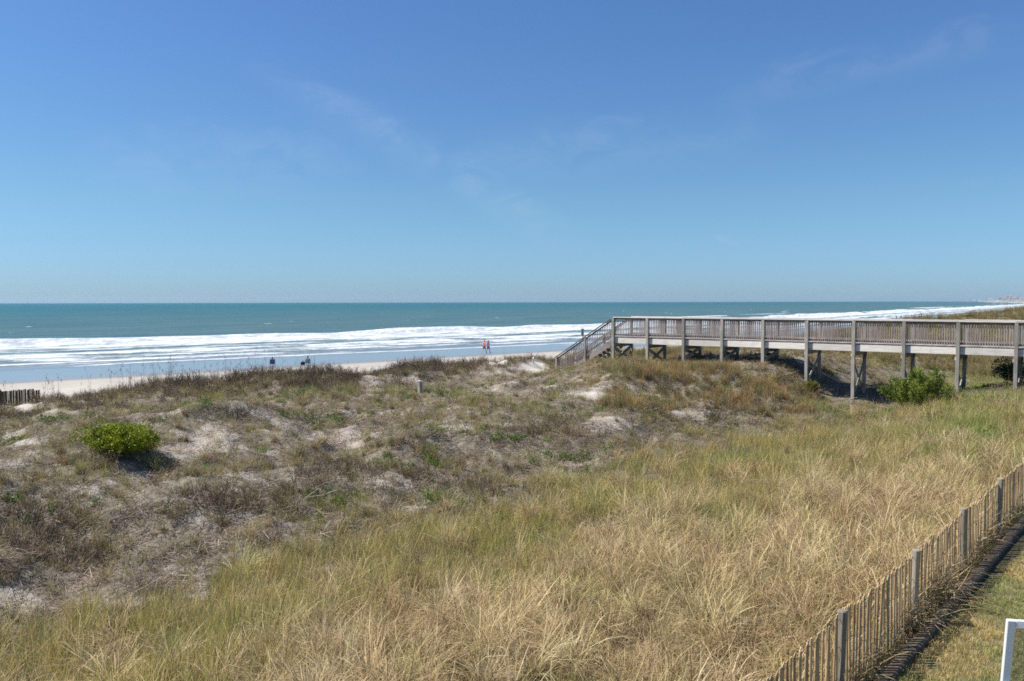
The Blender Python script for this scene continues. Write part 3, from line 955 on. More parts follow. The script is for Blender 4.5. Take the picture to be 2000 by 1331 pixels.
def person_meshes(pose, shirt_m, short_m, hair_m, sleeve=0.55, leg=0.75, female=False, skirt=False):
    """one continuous body facing +Y, plus clothing and hair; pose gives the joints"""
    J = []; E = []
    def add(p, r, par=None):
        J.append((p[0], p[1], p[2], r)); i = len(J) - 1
        if par is not None: E.append((par, i))
        return i
    q = pose
    pel = add(q['pelvis'], (0.15, 0.115))
    wst = add(limb(q['pelvis'], q['chest'], 0.5), (0.135, 0.10), pel)
    che = add(q['chest'], (0.165, 0.115), wst)
    nb = add(q['neck'], 0.062, che)
    nk = add(limb(q['neck'], q['head'], 0.35), 0.055, nb)
    jaw = add(limb(q['neck'], q['head'], 0.62), (0.072, 0.085), nk)
    hd = add(q['head'], (0.080, 0.098), jaw)
    cr = add((q['head'][0], q['head'][1] - 0.012, q['head'][2] + 0.085), (0.058, 0.07), hd)
    add((q['head'][0], q['head'][1] + 0.115, q['head'][2] - 0.02), 0.012, hd)           # nose
    for sx in (-1, 1): add((q['head'][0] + sx * 0.088, q['head'][1] - 0.01, q['head'][2] - 0.01), 0.014, hd)   # ears
    for s, sx in (('l', -1), ('r', 1)):
        sh = add(q['sh_' + s], 0.062, che)
        ua = add(limb(q['sh_' + s], q['el_' + s], 0.5), 0.050, sh)
        el = add(q['el_' + s], 0.040, ua)
        fa = add(limb(q['el_' + s], q['wr_' + s], 0.4), 0.040, el)
        wr = add(q['wr_' + s], 0.026, fa)
        d = Vector(q['wr_' + s]) - Vector(q['el_' + s]); d.normalize()
        side = Vector((0, 1, 0)) if abs(d.y) < 0.8 else Vector((1, 0, 0))
        side = (side - d * side.dot(d)).normalized()
        w = Vector(q['wr_' + s])
        palm = add(tuple(w + d * 0.06), (0.030, 0.020), wr)
        for k, (off, ln) in enumerate(((-0.030, 0.070), (-0.010, 0.082), (0.010, 0.080), (0.028, 0.062))):
            b0 = w + d * 0.10 + side * off
            f1 = add(tuple(b0), 0.0095, palm)
            add(tuple(b0 + d * ln * 0.8 + Vector((-sx * 0.018, 0, 0))), 0.008, f1)
        t1 = add(tuple(w + d * 0.05 + side * 0.045), 0.011, palm)
        add(tuple(w + d * 0.095 + side * 0.062), 0.009, t1)
        hp = add(q['hip_' + s], 0.095, pel)
        th = add(limb(q['hip_' + s], q['kn_' + s], 0.45), 0.082, hp)
        kn = add(q['kn_' + s], 0.056, th)
        cf = add(limb(q['kn_' + s], q['an_' + s], 0.32), 0.056, kn)
        an = add(q['an_' + s], 0.036, cf)
        a = q['an_' + s]; tz = a[2] - 0.055
        he = add((a[0], a[1] - 0.045, tz + 0.01), 0.034, an)
        add((a[0] + sx * 0.02, a[1] + 0.15, tz), (0.042, 0.026), an)
    body = skin_mesh('person', J, E, SKIN, pel)
    # shirt
    J2 = [(*q['pelvis'], (0.172, 0.136)), (*limb(q['pelvis'], q['chest'], 0.5), (0.158, 0.125)), (*q['chest'], (0.185, 0.138)), (*limb(q['chest'], q['neck'], 0.7), 0.085)]
    E2 = [(0, 1), (1, 2), (2, 3)]
    for s in 'lr':
        b = len(J2); J2 += [(*q['sh_' + s], 0.080), (*limb(q['sh_' + s], q['el_' + s], sleeve), 0.070)]; E2 += [(2, b), (b, b + 1)]
    shirt = skin_mesh('shirt', J2, E2, shirt_m, 1)
    lo = limb(q['pelvis'], q['chest'], 0.12)
    J3 = [(*lo, (0.178, 0.140))]; E3 = []
    for s in 'lr':
        b = len(J3); J3 += [(*q['hip_' + s], 0.118), (*limb(q['hip_' + s], q['kn_' + s], leg), 0.098)]; E3 += [(0, b), (b, b + 1)]
    shorts = skin_mesh('shorts', J3, E3, short_m, 0)
    h = q['head']
    J4 = [(h[0], h[1] - 0.045, h[2] - 0.02, (0.078, 0.07)), (h[0], h[1] - 0.020, h[2] + 0.075, (0.076, 0.085)), (h[0], h[1] + 0.045, h[2] + 0.095, 0.045)]
    E4 = [(0, 1), (1, 2)]
    if female:
        J4 += [(h[0], h[1] - 0.09, h[2] - 0.12, 0.055), (h[0], h[1] - 0.10, h[2] - 0.22, 0.03)]; E4 += [(0, 3), (3, 4)]
    hair = skin_mesh('hair', J4, E4, hair_m, 1)
    return body, shirt, shorts, hair


def walk_pose(k=1.0, fw=1.0):
    """mid-stride, facing +Y"""
    P = dict(pelvis=(0, 0, 0.95), chest=(0, 0.02, 1.30), neck=(0, 0.02, 1.47), head=(0, 0.045, 1.645),
             sh_l=(-0.185 * fw, 0.02, 1.405), sh_r=(0.185 * fw, 0.02, 1.405), el_l=(-0.235 * fw, 0.12, 1.14), el_r=(0.235 * fw, -0.12, 1.13),
             wr_l=(-0.22 * fw, 0.30, 0.96), wr_r=(0.23 * fw, -0.20, 0.89), hip_l=(-0.095, 0, 0.90), hip_r=(0.095, 0, 0.90),
             kn_l=(-0.10, -0.04, 0.50), kn_r=(0.10, 0.20, 0.52), an_l=(-0.10, -0.36, 0.16), an_r=(0.10, 0.30, 0.09))
    return {a: tuple(c * k for c in b) for a, b in P.items()}


def stand_pose(k=1.0):
    P = dict(pelvis=(0, 0, 0.95), chest=(0, 0.0, 1.30), neck=(0, 0.0, 1.47), head=(0, 0.03, 1.645),
             sh_l=(-0.185, 0, 1.405), sh_r=(0.185, 0, 1.405), el_l=(-0.25, -0.02, 1.13), el_r=(0.25, -0.02, 1.13),
             wr_l=(-0.25, 0.06, 0.90), wr_r=(0.25, 0.06, 0.90), hip_l=(-0.10, 0, 0.90), hip_r=(0.10, 0, 0.90),
             kn_l=(-0.12, 0.02, 0.50), kn_r=(0.12, 0.02, 0.50), an_l=(-0.13, 0, 0.09), an_r=(0.13, 0, 0.09))
    return {a: tuple(c * k for c in b) for a, b in P.items()}


def sit_pose():
    return dict(pelvis=(0, -0.05, 0.25), chest=(0, -0.27, 0.51), neck=(0, -0.37, 0.64), head=(0, -0.38, 0.80),
                sh_l=(-0.185, -0.33, 0.58), sh_r=(0.185, -0.33, 0.58), el_l=(-0.28, -0.08, 0.50), el_r=(0.28, -0.08, 0.50),
                wr_l=(-0.29, 0.17, 0.47), wr_r=(0.29, 0.17, 0.47), hip_l=(-0.10, 0.0, 0.27), hip_r=(0.10, 0.0, 0.27),
                kn_l=(-0.13, 0.40, 0.44), kn_r=(0.13, 0.40, 0.44), an_l=(-0.13, 0.70, 0.09), an_r=(0.13, 0.70, 0.09))


def place_person(meshes, x, y, rz, label, group=None, lift=0.0):
    b, sh, so, ha = meshes
    o = link(bpy.data.objects.new('person', b))
    o.location = (x, y, float(H(x, y)) + lift); o.rotation_euler = (0, 0, rz)
    for nm, me in (('shirt', sh), ('shorts', so), ('hair', ha)):
        link(bpy.data.objects.new(nm, me), o)
    tag(o, label, 'person', group)
    return o


def cloth(name, c): return plain(name, c, 0.85, 0.10, 12.0)


def face(dx, dy): return math.atan2(dy, dx) - math.pi / 2


def beach_xy(u, v, z=0.15):
    p = at_plane(u, v, z)
    p = at_plane(u, v, float(H(p[0], p[1])))
    return p[0], p[1]


def beach_chair(x, y, rz, mat, label):
    root = empty('beach_chair', (x, y, float(H(x, y))), rz)
    tag(root, label, 'beach chair', 'beach chairs facing the water')
    al = plain('pale_metal_tube', (0.6, 0.6, 0.6), 0.35, 0.05, metal=0.8)
    for s in (-1, 1):
        MB().tube([(s * 0.29, -0.34, 0.0), (s * 0.29, 0.24, 0.19)], 0.014).build('leg', al, root)
        MB().tube([(s * 0.275, 0.32, 0.0), (s * 0.275, -0.16, 0.19)], 0.014).build('leg', al, root)
        MB().tube([(s * 0.26, -0.10, 0.17), (s * 0.26, -0.52, 0.70)], 0.014).build('back_frame', al, root)
        MB().box(s * 0.31 - 0.03, s * 0.31 + 0.03, -0.28, 0.26, 0.405, 0.43).build('armrest', plain('armrest_plastic', (0.12, 0.12, 0.13), 0.5), root, 0.01)
        MB().tube([(s * 0.31, 0.20, 0.02), (s * 0.31, 0.20, 0.405)], 0.011).build('arm_post', al, root)
    MB().beam((0, 0.27, 0.205), (0, -0.14, 0.165), 0.50, 0.018).build('seat', mat, root, 0.004)
    MB().beam((0, -0.13, 0.17), (0, -0.545, 0.71), 0.52, 0.018, up=(0, 1, 0.5)).build('backrest', mat, root, 0.004)
    return root


def build_people():
    seaward = face(-0.38, 0.92)
    along = face(SA[0], SA[1])
    orange = cloth('orange_shirt', (0.90, 0.12, 0.02)); navy = cloth('blue_shorts', (0.03, 0.06, 0.20))
    purple = cloth('purple_top', (0.17, 0.04, 0.26)); plum = cloth('plum_shorts', (0.06, 0.012, 0.05))
    man = person_meshes(walk_pose(1.03), orange, navy, HAIR_G, 0.85, 0.85)
    wom = person_meshes(walk_pose(0.95, 0.92), purple, plum, HAIR_D, 0.6, 0.85, True)
    x, y = beach_xy(945.5, 689.5); place_person(man, x, y, along, 'person in an orange shirt and blue shorts walking by the water')
    x, y = beach_xy(953.5, 689.0); place_person(wom, x, y, along + 0.1, 'person in a purple top and dark shorts walking beside the orange shirt')
    x, y = beach_xy(531.5, 713.0)
    beach_chair(x, y, seaward, cloth('dark_blue_canvas', (0.03, 0.06, 0.32)), 'dark blue folding beach chair on the sand, left of the two')
    sit1 = person_meshes(sit_pose(), cloth('navy_shirt', (0.04, 0.05, 0.16)), cloth('grey_shorts', (0.16, 0.15, 0.17)), HAIR_D)
    place_person(sit1, x, y, seaward, 'person in navy sitting in the dark blue beach chair')
    x, y = beach_xy(601.0, 712.0)
    beach_chair(x, y, seaward - 0.12, cloth('pale_blue_canvas', (0.28, 0.42, 0.55)), 'pale blue folding beach chair on the sand beside a dark bag')
    sit2 = person_meshes(sit_pose(), cloth('light_blue_shirt', (0.34, 0.45, 0.54)), cloth('slate_shorts', (0.08, 0.11, 0.15)), HAIR_D)
    place_person(sit2, x, y, seaward - 0.12, 'person in a light blue shirt sitting in the pale blue beach chair')
    x, y = beach_xy(591.5, 712.5)
    r = empty('beach_bag', (x, y, float(H(x, y))), 0.5)
    bagm = cloth('dark_bag_cloth', (0.035, 0.018, 0.022))
    bm = bmesh.new(); bmesh.ops.create_icosphere(bm, subdivisions=3, radius=1.0)
    for vtx in bm.verts:
        c = vtx.co
        c.z = max(c.z, -0.75); k = 1.0 + 0.08 * math.sin(5 * c.x + 3 * c.y)
        c.x *= 0.26 * k; c.y *= 0.17 * k; c.z = (c.z + 0.75) * 0.21
    me = bpy.data.meshes.new('bag_body'); bm.to_mesh(me); bm.free(); me.materials.append(bagm)
    for p in me.polygons: p.use_smooth = True
    link(bpy.data.objects.new('bag_body', me), r)
    for s in (-1, 1):
        MB().tube([(-0.11, s * 0.07, 0.30), (-0.08, s * 0.08, 0.44), (0, s * 0.08, 0.48), (0.08, s * 0.08, 0.44), (0.11, s * 0.07, 0.30)], 0.011).build('handle', cloth('red_handle', (0.25, 0.03, 0.04)), r, 0, True)
    tag(r, 'dark rounded bag on the sand left of the pale blue chair', 'bag')
    # strollers far down the beach
    base = person_meshes(stand_pose(1.0), cloth('grey_shirt', (0.14, 0.15, 0.17)), cloth('dark_shorts', (0.05, 0.05, 0.07)), HAIR_D)
    walk = person_meshes(walk_pose(1.0), cloth('slate_shirt', (0.10, 0.12, 0.15)), cloth('brown_shorts', (0.09, 0.07, 0.06)), HAIR_D)
    white = person_meshes(stand_pose(0.97), cloth('white_shirt', (0.7, 0.7, 0.7)), cloth('sand_shorts', (0.3, 0.27, 0.22)), HAIR_G)
    red = person_meshes(stand_pose(1.0), cloth('red_shirt', (0.62, 0.06, 0.05)), cloth('red_shorts', (0.35, 0.05, 0.05)), HAIR_D)
    far = [(1743.5, 625.5, white, 'person in white far down the beach, leftmost of those seen above the boardwalk rail'),
           (1750.5, 624.5, base, 'person in grey far down the beach, right of the one in white'),
           (1759.5, 624.0, walk, 'person walking far down the beach, third from the left above the rail'),
           (1780.0, 620.5, walk, 'lone person walking far down the beach, left of the one in red'),
           (1795.0, 622.5, red, 'person in red standing far down the beach'),
           (1799.5, 619.5, base, 'person in grey far down the beach, just right of the one in red'),
           (1810.0, 621.0, walk, 'person walking far down the beach, second from the right'),
           (1831.5, 619.0, base, 'rightmost person far down the beach, near the end of the dune')]
    for i, (u, v, me, lab) in enumerate(far):
        x, y = beach_xy(u, v)
        place_person(me, x, y, along + 0.7 * i, lab, 'people far down the beach')


build_people()


# ------------------------------------------------------------------ the town far along the bay
def build_town():
    rng = np.random.default_rng(31)
    tones = [(0.62, 0.50, 0.46), (0.55, 0.52, 0.50), (0.68, 0.66, 0.62), (0.45, 0.46, 0.50), (0.60, 0.44, 0.38), (0.72, 0.70, 0.66)]
    mats = []
    for i, c in enumerate(tones): mats.append(plain('tower_render_%d' % i, c, 0.8, 0.06, 0.05))
    glass = plain('tower_glass', (0.10, 0.13, 0.17), 0.25, 0.1, 0.1)
    # pixel column, width, height (both in pixels), tone, wording
    T = [(1893, 5, 2.2, 3, 'low grey block at the left end of the far skyline'), (1903, 6, 2.8, 1, 'low pale block, second from the left on the far skyline'),
         (1914, 4, 5.0, 0, 'slim pinkish tower standing apart in the left part of the far skyline'), (1925, 5, 2.6, 3, 'low grey block between the slim pinkish tower and the white one'),
         (1935, 8, 5.2, 5, 'broad white building in the middle of the far skyline'), (1945, 4, 4.4, 3, 'narrow grey tower right of the broad white building'),
         (1952.5, 6, 7.0, 3, 'grey tower left of the tallest pink one on the far skyline'), (1960.5, 5, 5.5, 1, 'beige tower just left of the tallest pink one on the far skyline'),
         (1967, 6, 10.0, 0, 'tallest pinkish tower on the far skyline'), (1974, 5, 9.6, 1, 'tall beige tower just right of the tallest pink one'),
         (1981, 5, 6.0, 4, 'brick coloured tower right of the two tallest on the far skyline'), (1987.5, 4.5, 9.0, 3, 'tall slender grey tower near the right end of the far skyline'),
         (1994, 5, 5.8, 2, 'pale tower at the right end of the far skyline'), (2001, 6, 7.0, 1, 'beige tower cut by the right picture edge on the far skyline')]
    for i, (u, wpx, hpx, tone, lab) in enumerate(T):
        Y = 8700 + rng.uniform(-350, 350)
        x, y = at_depth(u, Y)
        w = wpx / F_PX * Y; hgt = (hpx + 1.6) / F_PX * Y; dp = w * rng.uniform(0.7, 1.1)
        r = empty('tower_block', (x, y, float(H(x, y)) - 1), math.radians(rng.uniform(-35, -25)))
        tag(r, lab, 'building', 'towers on the far skyline')
        MB().box(-w * 0.62, w * 0.62, -dp * 0.62, dp * 0.62, 0, min(12, hgt * 0.3)).build('podium', mats[(tone + 2) % 6], r)
        MB().box(-w / 2, w / 2, -dp / 2, dp / 2, min(12, hgt * 0.3), hgt * 0.94).build('wall', mats[tone], r)
        MB().box(-w * 0.22, w * 0.22, -dp * 0.25, dp * 0.25, hgt * 0.94, hgt).build('roof_plant_room', mats[(tone + 1) % 6], r)
        z = min(12, hgt * 0.3) + 2.0
        bands = MB()
        while z < hgt * 0.94 - 3:
            MB().box(-w * 0.46, w * 0.46, -dp / 2 - 0.4, -dp / 2, z, z + 1.6).build('window_band', glass, r)
            z += 6.4


build_town()


# ------------------------------------------------------------------ plants
def blades(rng, n, lmin, lmax, width, spread, lean, curl, bias=None, segs=3, heads=0.0, sway=0.0):
    """n tapering blades that bend over; returns verts, quads, tris, bvar, bh"""
    L = rng.uniform(lmin, lmax, n)
    ph = rng.uniform(0, 2 * np.pi, n) if bias is None else rng.normal(bias[0], bias[1], n)
    rr = spread * np.sqrt(rng.uniform(0, 1, n)); pa = rng.uniform(0, 2 * np.pi, n)
    bx, by = rr * np.cos(pa), rr * np.sin(pa)
    a0 = np.abs(rng.normal(0, 1, n)) * lean
    cu = np.abs(rng.normal(0.75, 0.45, n)) * curl
    w = width * rng.uniform(0.7, 1.3, n)
    side = rng.uniform(-0.9, 0.9, n) + ph + np.pi / 2
    var = rng.uniform(0, 1, n)
    px = bx.copy(); py = by.copy(); pz = np.full(n, -0.02)
    V = []; BH = []
    for i in range(segs + 1):
        f = i / segs
        ww = w * (1 - 0.55 * f) if i < segs else w * 0.10
        V.append(np.stack([px - np.cos(side) * ww / 2, py - np.sin(side) * ww / 2, pz], -1))
        V.append(np.stack([px + np.cos(side) * ww / 2, py + np.sin(side) * ww / 2, pz], -1))
        BH += [f, f]
        th = np.minimum(a0 + cu * (f + 0.5 / segs), 2.6)
        st_ = L / segs
        px = px + np.sin(th) * np.cos(ph) * st_ + sway * rng.normal(0, 1, n) * st_
        py = py + np.sin(th) * np.sin(ph) * st_ + sway * rng.normal(0, 1, n) * st_
        pz = np.maximum(pz + np.cos(th) * st_, 0.01 + 0.02 * var)
    V = np.stack(V, 1)                                  # n, 2(segs+1), 3
    m = 2 * (segs + 1)
    base = (np.arange(n) * m)[:, None]
    q = np.concatenate([base + np.array([2 * i, 2 * i + 1, 2 * i + 3, 2 * i + 2]) for i in range(segs)], 0)
    return V.reshape(-1, 3), q, np.repeat(var, m), np.tile(np.array(BH), n)


def merge(parts):
    vs, qs, a, b = [], [], [], []; o = 0
    for v, q, va, bh in parts:
        vs.append(v); qs.append(q + o); a.append(va); b.append(bh); o += len(v)
    return np.concatenate(vs), np.concatenate(qs), np.concatenate(a), np.concatenate(b)


def leaves(rng, c, size, n, spread, up=0.3):
    """n small leaf quads round the points c"""
    c = np.asarray(c); idx = rng.integers(0, len(c), n)
    p = c[idx] + rng.normal(0, 1, (n, 3)) * spread
    d = rng.normal(0, 1, (n, 3)); d[:, 2] += up; d /= np.linalg.norm(d, axis=1, keepdims=True)
    e = np.cross(d, rng.normal(0, 1, (n, 3))); e /= np.linalg.norm(e, axis=1, keepdims=True)
    s = size * rng.uniform(0.6, 1.35, (n, 1))
    v = np.stack([p - d * s * 0.1, p + d * s * 0.45 - e * s * 0.24, p + d * s, p + d * s * 0.45 + e * s * 0.24], 1).reshape(-1, 3)
    q = np.arange(n * 4).reshape(n, 4)
    return v, q, np.repeat(rng.uniform(0, 1, n), 4), np.full(n * 4, 0.7)


def twig_clump(rng, n, h, r, width):
    """leafless scrub: stems that fork, with short side twigs"""
    parts = []
    for k in range(n):
        a = rng.uniform(0, 2 * np.pi); ln = h * rng.uniform(0.5, 1.0); tilt = abs(rng.normal(0.35, 0.35))
        b = np.array([r * rng.normal(0, 0.5), r * rng.normal(0, 0.5), -0.02])
        d = np.array([np.sin(tilt) * np.cos(a), np.sin(tilt) * np.sin(a), np.cos(tilt)])
        segs = [(b, b + d * ln, width)]
        for j in range(6):
            t = rng.uniform(0.25, 0.95); p = b + d * ln * t
            e = d + rng.normal(0, 0.65, 3); e /= np.linalg.norm(e)
            segs.append((p, p + e * ln * rng.uniform(0.2, 0.45), width * 0.65))
        for p0, p1, w in segs:
            dd = p1 - p0; s = np.cross(dd, rng.normal(0, 1, 3)); s /= np.linalg.norm(s) + 1e-9
            v = np.array([p0 - s * w / 2, p0 + s * w / 2, p1 + s * w * 0.2, p1 - s * w * 0.2])
            vv = rng.uniform(0, 1)
            parts.append((v, np.array([[0, 1, 2, 3]]), np.full(4, vv), np.array([0.1, 0.1, 0.9, 0.9])))
    return merge(parts)


def litter_clump(rng, n, r, lmin, lmax, width):
    p = np.stack([rng.normal(0, r, n), rng.normal(0, r, n), rng.uniform(0.005, 0.06, n)], -1)
    a = rng.uniform(0, 2 * np.pi, n); ln = rng.uniform(lmin, lmax, n)
    d = np.stack([np.cos(a), np.sin(a), rng.normal(0.12, 0.28, n)], -1) * ln[:, None]
    s = np.stack([-np.sin(a), np.cos(a), rng.normal(0, 0.5, n)], -1) * width / 2
    v = np.stack([p - s, p + s, p + d + s * 0.5, p + d - s * 0.5], 1).reshape(-1, 3)
    v[:, 2] = np.maximum(v[:, 2], 0.003)
    return v, np.arange(4 * n).reshape(n, 4), np.repeat(rng.uniform(0, 1, n), 4), np.tile([0.2, 0.2, 0.9, 0.9], n)


def proto_collection(name, builders, mat):
    c = bpy.data.collections.new(name)
    for i, (v, q, va, bh) in enumerate(builders):
        me = np_mesh(name, v, q, None, dict(bvar=va, bh=bh), mat)
        c.objects.link(bpy.data.objects.new('%s_%02d' % (name, i), me))
    return c


def scatter(name, label, cat, coll, x, y, z, scale, rng, tint, rot=None, tilt=0.0):
    """one object that grows a plant of the collection at every point"""
    n = len(x)
    npro = len(coll.objects)
    rz = rng.uniform(0, 2 * np.pi, n) if rot is None else rng.normal(rot[0], rot[1], n)
    rv = np.stack([rng.normal(0, 1, n) * tilt, rng.normal(0, 1, n) * tilt, rz], -1)
    me = np_mesh(name, np.stack([x, y, z], -1), None, None,
                 dict(rot=rv, scl=scale, pid=rng.integers(0, npro, n).astype(np.int32), tint=tint))
    o = link(bpy.data.objects.new(name, me))
    tag(o, label, cat, kind='stuff')
    t = bpy.data.node_groups.new(name, 'GeometryNodeTree')
    t.interface.new_socket('Geometry', in_out='INPUT', socket_type='NodeSocketGeometry')
    t.interface.new_socket('Geometry', in_out='OUTPUT', socket_type='NodeSocketGeometry')
    gi = t.nodes.new('NodeGroupInput'); go = t.nodes.new('NodeGroupOutput')
    ci = t.nodes.new('GeometryNodeCollectionInfo')
    ci.inputs['Collection'].default_value = coll
    ci.inputs['Separate Children'].default_value = True
    ci.inputs['Reset Children'].default_value = True
    ip = t.nodes.new('GeometryNodeInstanceOnPoints')
    ip.inputs['Pick Instance'].default_value = True
    def named(nm, dt):
        a = t.nodes.new('GeometryNodeInputNamedAttribute'); a.data_type = dt; a.inputs['Name'].default_value = nm
        return a.outputs['Attribute']
    t.links.new(gi.outputs[0], ip.inputs['Points'])
    t.links.new(ci.outputs[0], ip.inputs['Instance'])
    t.links.new(named('pid', 'INT'), ip.inputs['Instance Index'])
    er = t.nodes.new('FunctionNodeEulerToRotation')
    t.links.new(named('rot', 'FLOAT_VECTOR'), er.inputs[0])
    t.links.new(er.outputs[0], ip.inputs['Rotation'])
    t.links.new(named('scl', 'FLOAT'), ip.inputs['Scale'])
    t.links.new(ip.outputs[0], go.inputs[0])
    mod = o.modifiers.new('grow', 'NODES'); mod.node_group = t
    return o


def sample_fan(rng, lam, rmin, rmax, a0, a1, fall):
    """random ground points, lam per square metre up to 11 m, thinning with distance"""
    rr = np.linspace(rmin, rmax, 4000)
    dens = lam * np.minimum(1.0, (11.0 / rr) ** fall) * rr
    cdf = np.concatenate([[0], np.cumsum((dens[1:] + dens[:-1]) / 2 * np.diff(rr))])
    n = int(cdf[-1] * math.radians(a1 - a0))
    r = np.interp(rng.uniform(0, cdf[-1], n), cdf, rr)
    a = np.radians(rng.uniform(a0, a1, n))
    return r * np.sin(a), r * np.cos(a), r


def tints(rng, n, cols, w=None, j=0.12):
    c = np.array(cols)[rng.choice(len(cols), n, p=w)]
    return c * (1 + rng.normal(0, j, (n, 1))) * (1 + rng.normal(0, 0.035, (n, 3)))


def build_plants():
    rng = np.random.default_rng(77)
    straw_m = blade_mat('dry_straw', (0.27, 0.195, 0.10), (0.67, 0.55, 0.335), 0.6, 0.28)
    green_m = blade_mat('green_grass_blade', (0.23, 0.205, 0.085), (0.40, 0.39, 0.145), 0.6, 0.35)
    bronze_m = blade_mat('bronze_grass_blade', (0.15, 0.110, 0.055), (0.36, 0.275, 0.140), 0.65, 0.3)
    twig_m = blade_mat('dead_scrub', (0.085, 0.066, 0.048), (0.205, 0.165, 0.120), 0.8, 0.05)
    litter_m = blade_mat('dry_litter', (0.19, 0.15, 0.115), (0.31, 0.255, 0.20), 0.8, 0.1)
    herb_m = blade_mat('dune_herb_leaf', (0.07, 0.12, 0.025), (0.12, 0.19, 0.04), 0.5, 0.35)
    oat_m = blade_mat('sea_oat_stalk', (0.16, 0.14, 0.075), (0.20, 0.17, 0.12), 0.7, 0.2)

    # prototypes --------------------------------------------------
    straw = [merge([blades(rng, 40, 0.25, 0.62, 0.0062, 0.20, 0.55, 1.7, None if i % 3 else (-0.3, 0.9), 4, sway=0.20),
                    blades(rng, 34, 0.10, 0.34, 0.0070, 0.24, 1.0, 1.2, None, 3, sway=0.25)]) for i in range(9)]
    straw_c = proto_collection('straw_tuft', straw, straw_m)
    tuss = [merge([blades(rng, 95, 0.40, 0.80, 0.0075, 0.10, 0.45, 1.7, None if i % 2 else (-0.2, 1.3), 4, sway=0.12),
                   blades(rng, 45, 0.15, 0.40, 0.008, 0.16, 0.9, 1.3, None, 3, sway=0.2)]) for i in range(8)]
    tuss_c = proto_collection('tussock', tuss, straw_m)
    green = [merge([blades(rng, 22, 0.22, 0.58, 0.0052, 0.17, 0.22, 0.40, None, 3, sway=0.07),
                    blades(rng, 16, 0.10, 0.30, 0.0060, 0.20, 0.6, 0.9, None, 3, sway=0.15)]) for i in range(8)]
    green_c = proto_collection('green_tuft', green, green_m)
    stems = [blades(rng, 3, 0.75, 1.35, 0.006, 0.12, 0.22, 0.30, None, 4, sway=0.03) for i in range(5)]
    stem_c = proto_collection('tall_stem', stems, straw_m)
    bronze = [merge([blades(rng, 60, 0.45, 0.95, 0.010, 0.20, 0.22, 0.75, None, 3, sway=0.05),
                     blades(rng, 20, 0.2, 0.5, 0.012, 0.25, 0.7, 1.0, None, 3)]) for i in range(5)]
    bronze_c = proto_collection('bronze_tuft', bronze, bronze_m)
    twig = [twig_clump(rng, 12, 0.46, 0.22, 0.012) for i in range(6)]
    twig_c = proto_collection('scrub_clump', twig, twig_m)
    lit = [litter_clump(rng, 34, 0.22, 0.08, 0.34, 0.010) for i in range(6)]
    lit_c = proto_collection('litter_patch', lit, litter_m)
    herb = []
    for i in range(5):
        c = np.stack([rng.normal(0, 0.11, 14), rng.normal(0, 0.11, 14), rng.uniform(0.03, 0.17, 14)], -1)
        herb.append(leaves(rng, c, 0.055, 110, 0.03, 0.6))
    herb_c = proto_collection('herb_clump', herb, herb_m)
    oats = []
    for i in range(6):
        v, q, a, b = blades(rng, 2, 1.15, 1.75, 0.013, 0.08, 0.06, 0.16, None, 4, sway=0.01)
        tips = v.reshape(2, 10, 3)[:, -1, :]
        hd = leaves(rng, np.concatenate([tips - np.array([0, 0, k * 0.05]) for k in range(4)]), 0.05, 16, 0.012, -0.4)
        oats.append(merge([(v, q, a, b), hd, blades(rng, 9, 0.3, 0.7, 0.009, 0.10, 0.3, 0.8, None, 3)]))
    oat_c = proto_collection('sea_oat', oats, oat_m)
    turf = [blades(rng, 26, 0.03, 0.085, 0.0042, 0.07, 0.45, 0.8, None, 2) for i in range(5)]
    turf_m = blade_mat('lawn_blade', (0.16, 0.165, 0.065), (0.29, 0.285, 0.13), 0.6, 0.3)
    turf_c = proto_collection('lawn_tuft', turf, turf_m)

    def under_walk(x, y):
        c, sn = math.cos(BW_RZ), math.sin(BW_RZ)
        lx = c * (x - BW_O[0]) + sn * (y - BW_O[1]); ly = -sn * (x - BW_O[0]) + c * (y - BW_O[1])
        return (lx > -4.2) * (1 - sstep(np.abs(ly - 0.8), 1.6, 2.6))

    def prep(x, y):
        z = H(x, y); Z = zones(x, y, z); Z['x'] = x; Z['y'] = y; Z['z'] = z
        return Z

    def pick(Z, prob):
        return rng.uniform(0, 1, len(Z['x'])) < prob

    A0, A1 = -45, 48
    # --- straw, foreground
    x, y, r = sample_fan(rng, 42, 3.5, 60, A0, A1, 0.9); Z = prep(x, y)
    onland = (1 - Z['lawn'])
    fence_d = np.abs((x - FENCE_A[0]) * -FENCE_D[1] + (y - FENCE_A[1]) * FENCE_D[0])
    sgn = (x - FENCE_A[0]) * -FENCE_D[1] + (y - FENCE_A[1]) * FENCE_D[0]
    behind = (sgn > 0.06)
    strip = (sgn <= 0.06) & (sgn > -0.10)
    m = pick(Z, onland * np.clip(Z['straw'] * 0.62 + 0.10 * Z['grass'], 0, 1) * (1 - 0.7 * Z['sand']) * np.where(strip, 0.3, 1.0)) & (behind | strip)
    n = m.sum()
    clump = fbm(x[m] * 0.8, y[m] * 0.8, 151, 3)
    sc = rng.uniform(0.50, 1.15, n) * (0.25 + 1.45 * clump) * np.where(sgn[m] <= 0.06, 0.45, np.where(sgn[m] < 1.3, 1.30, 1.0))
    tn = tints(rng, n, [(1.0, 0.97, 0.93), (0.86, 0.80, 0.72), (1.08, 1.02, 0.9), (0.80, 0.70, 0.60), (0.95, 0.98, 0.80)], [.34, .2, .2, .14, .12])
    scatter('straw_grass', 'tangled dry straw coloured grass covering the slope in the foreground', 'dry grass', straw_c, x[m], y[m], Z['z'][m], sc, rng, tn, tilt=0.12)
    # --- straw tussocks, each a fountain of long bent blades
    x, y, r = sample_fan(rng, 7.0, 3.5, 60, A0, A1, 0.55); Z = prep(x, y)
    sgn = (x - FENCE_A[0]) * -FENCE_D[1] + (y - FENCE_A[1]) * FENCE_D[0]
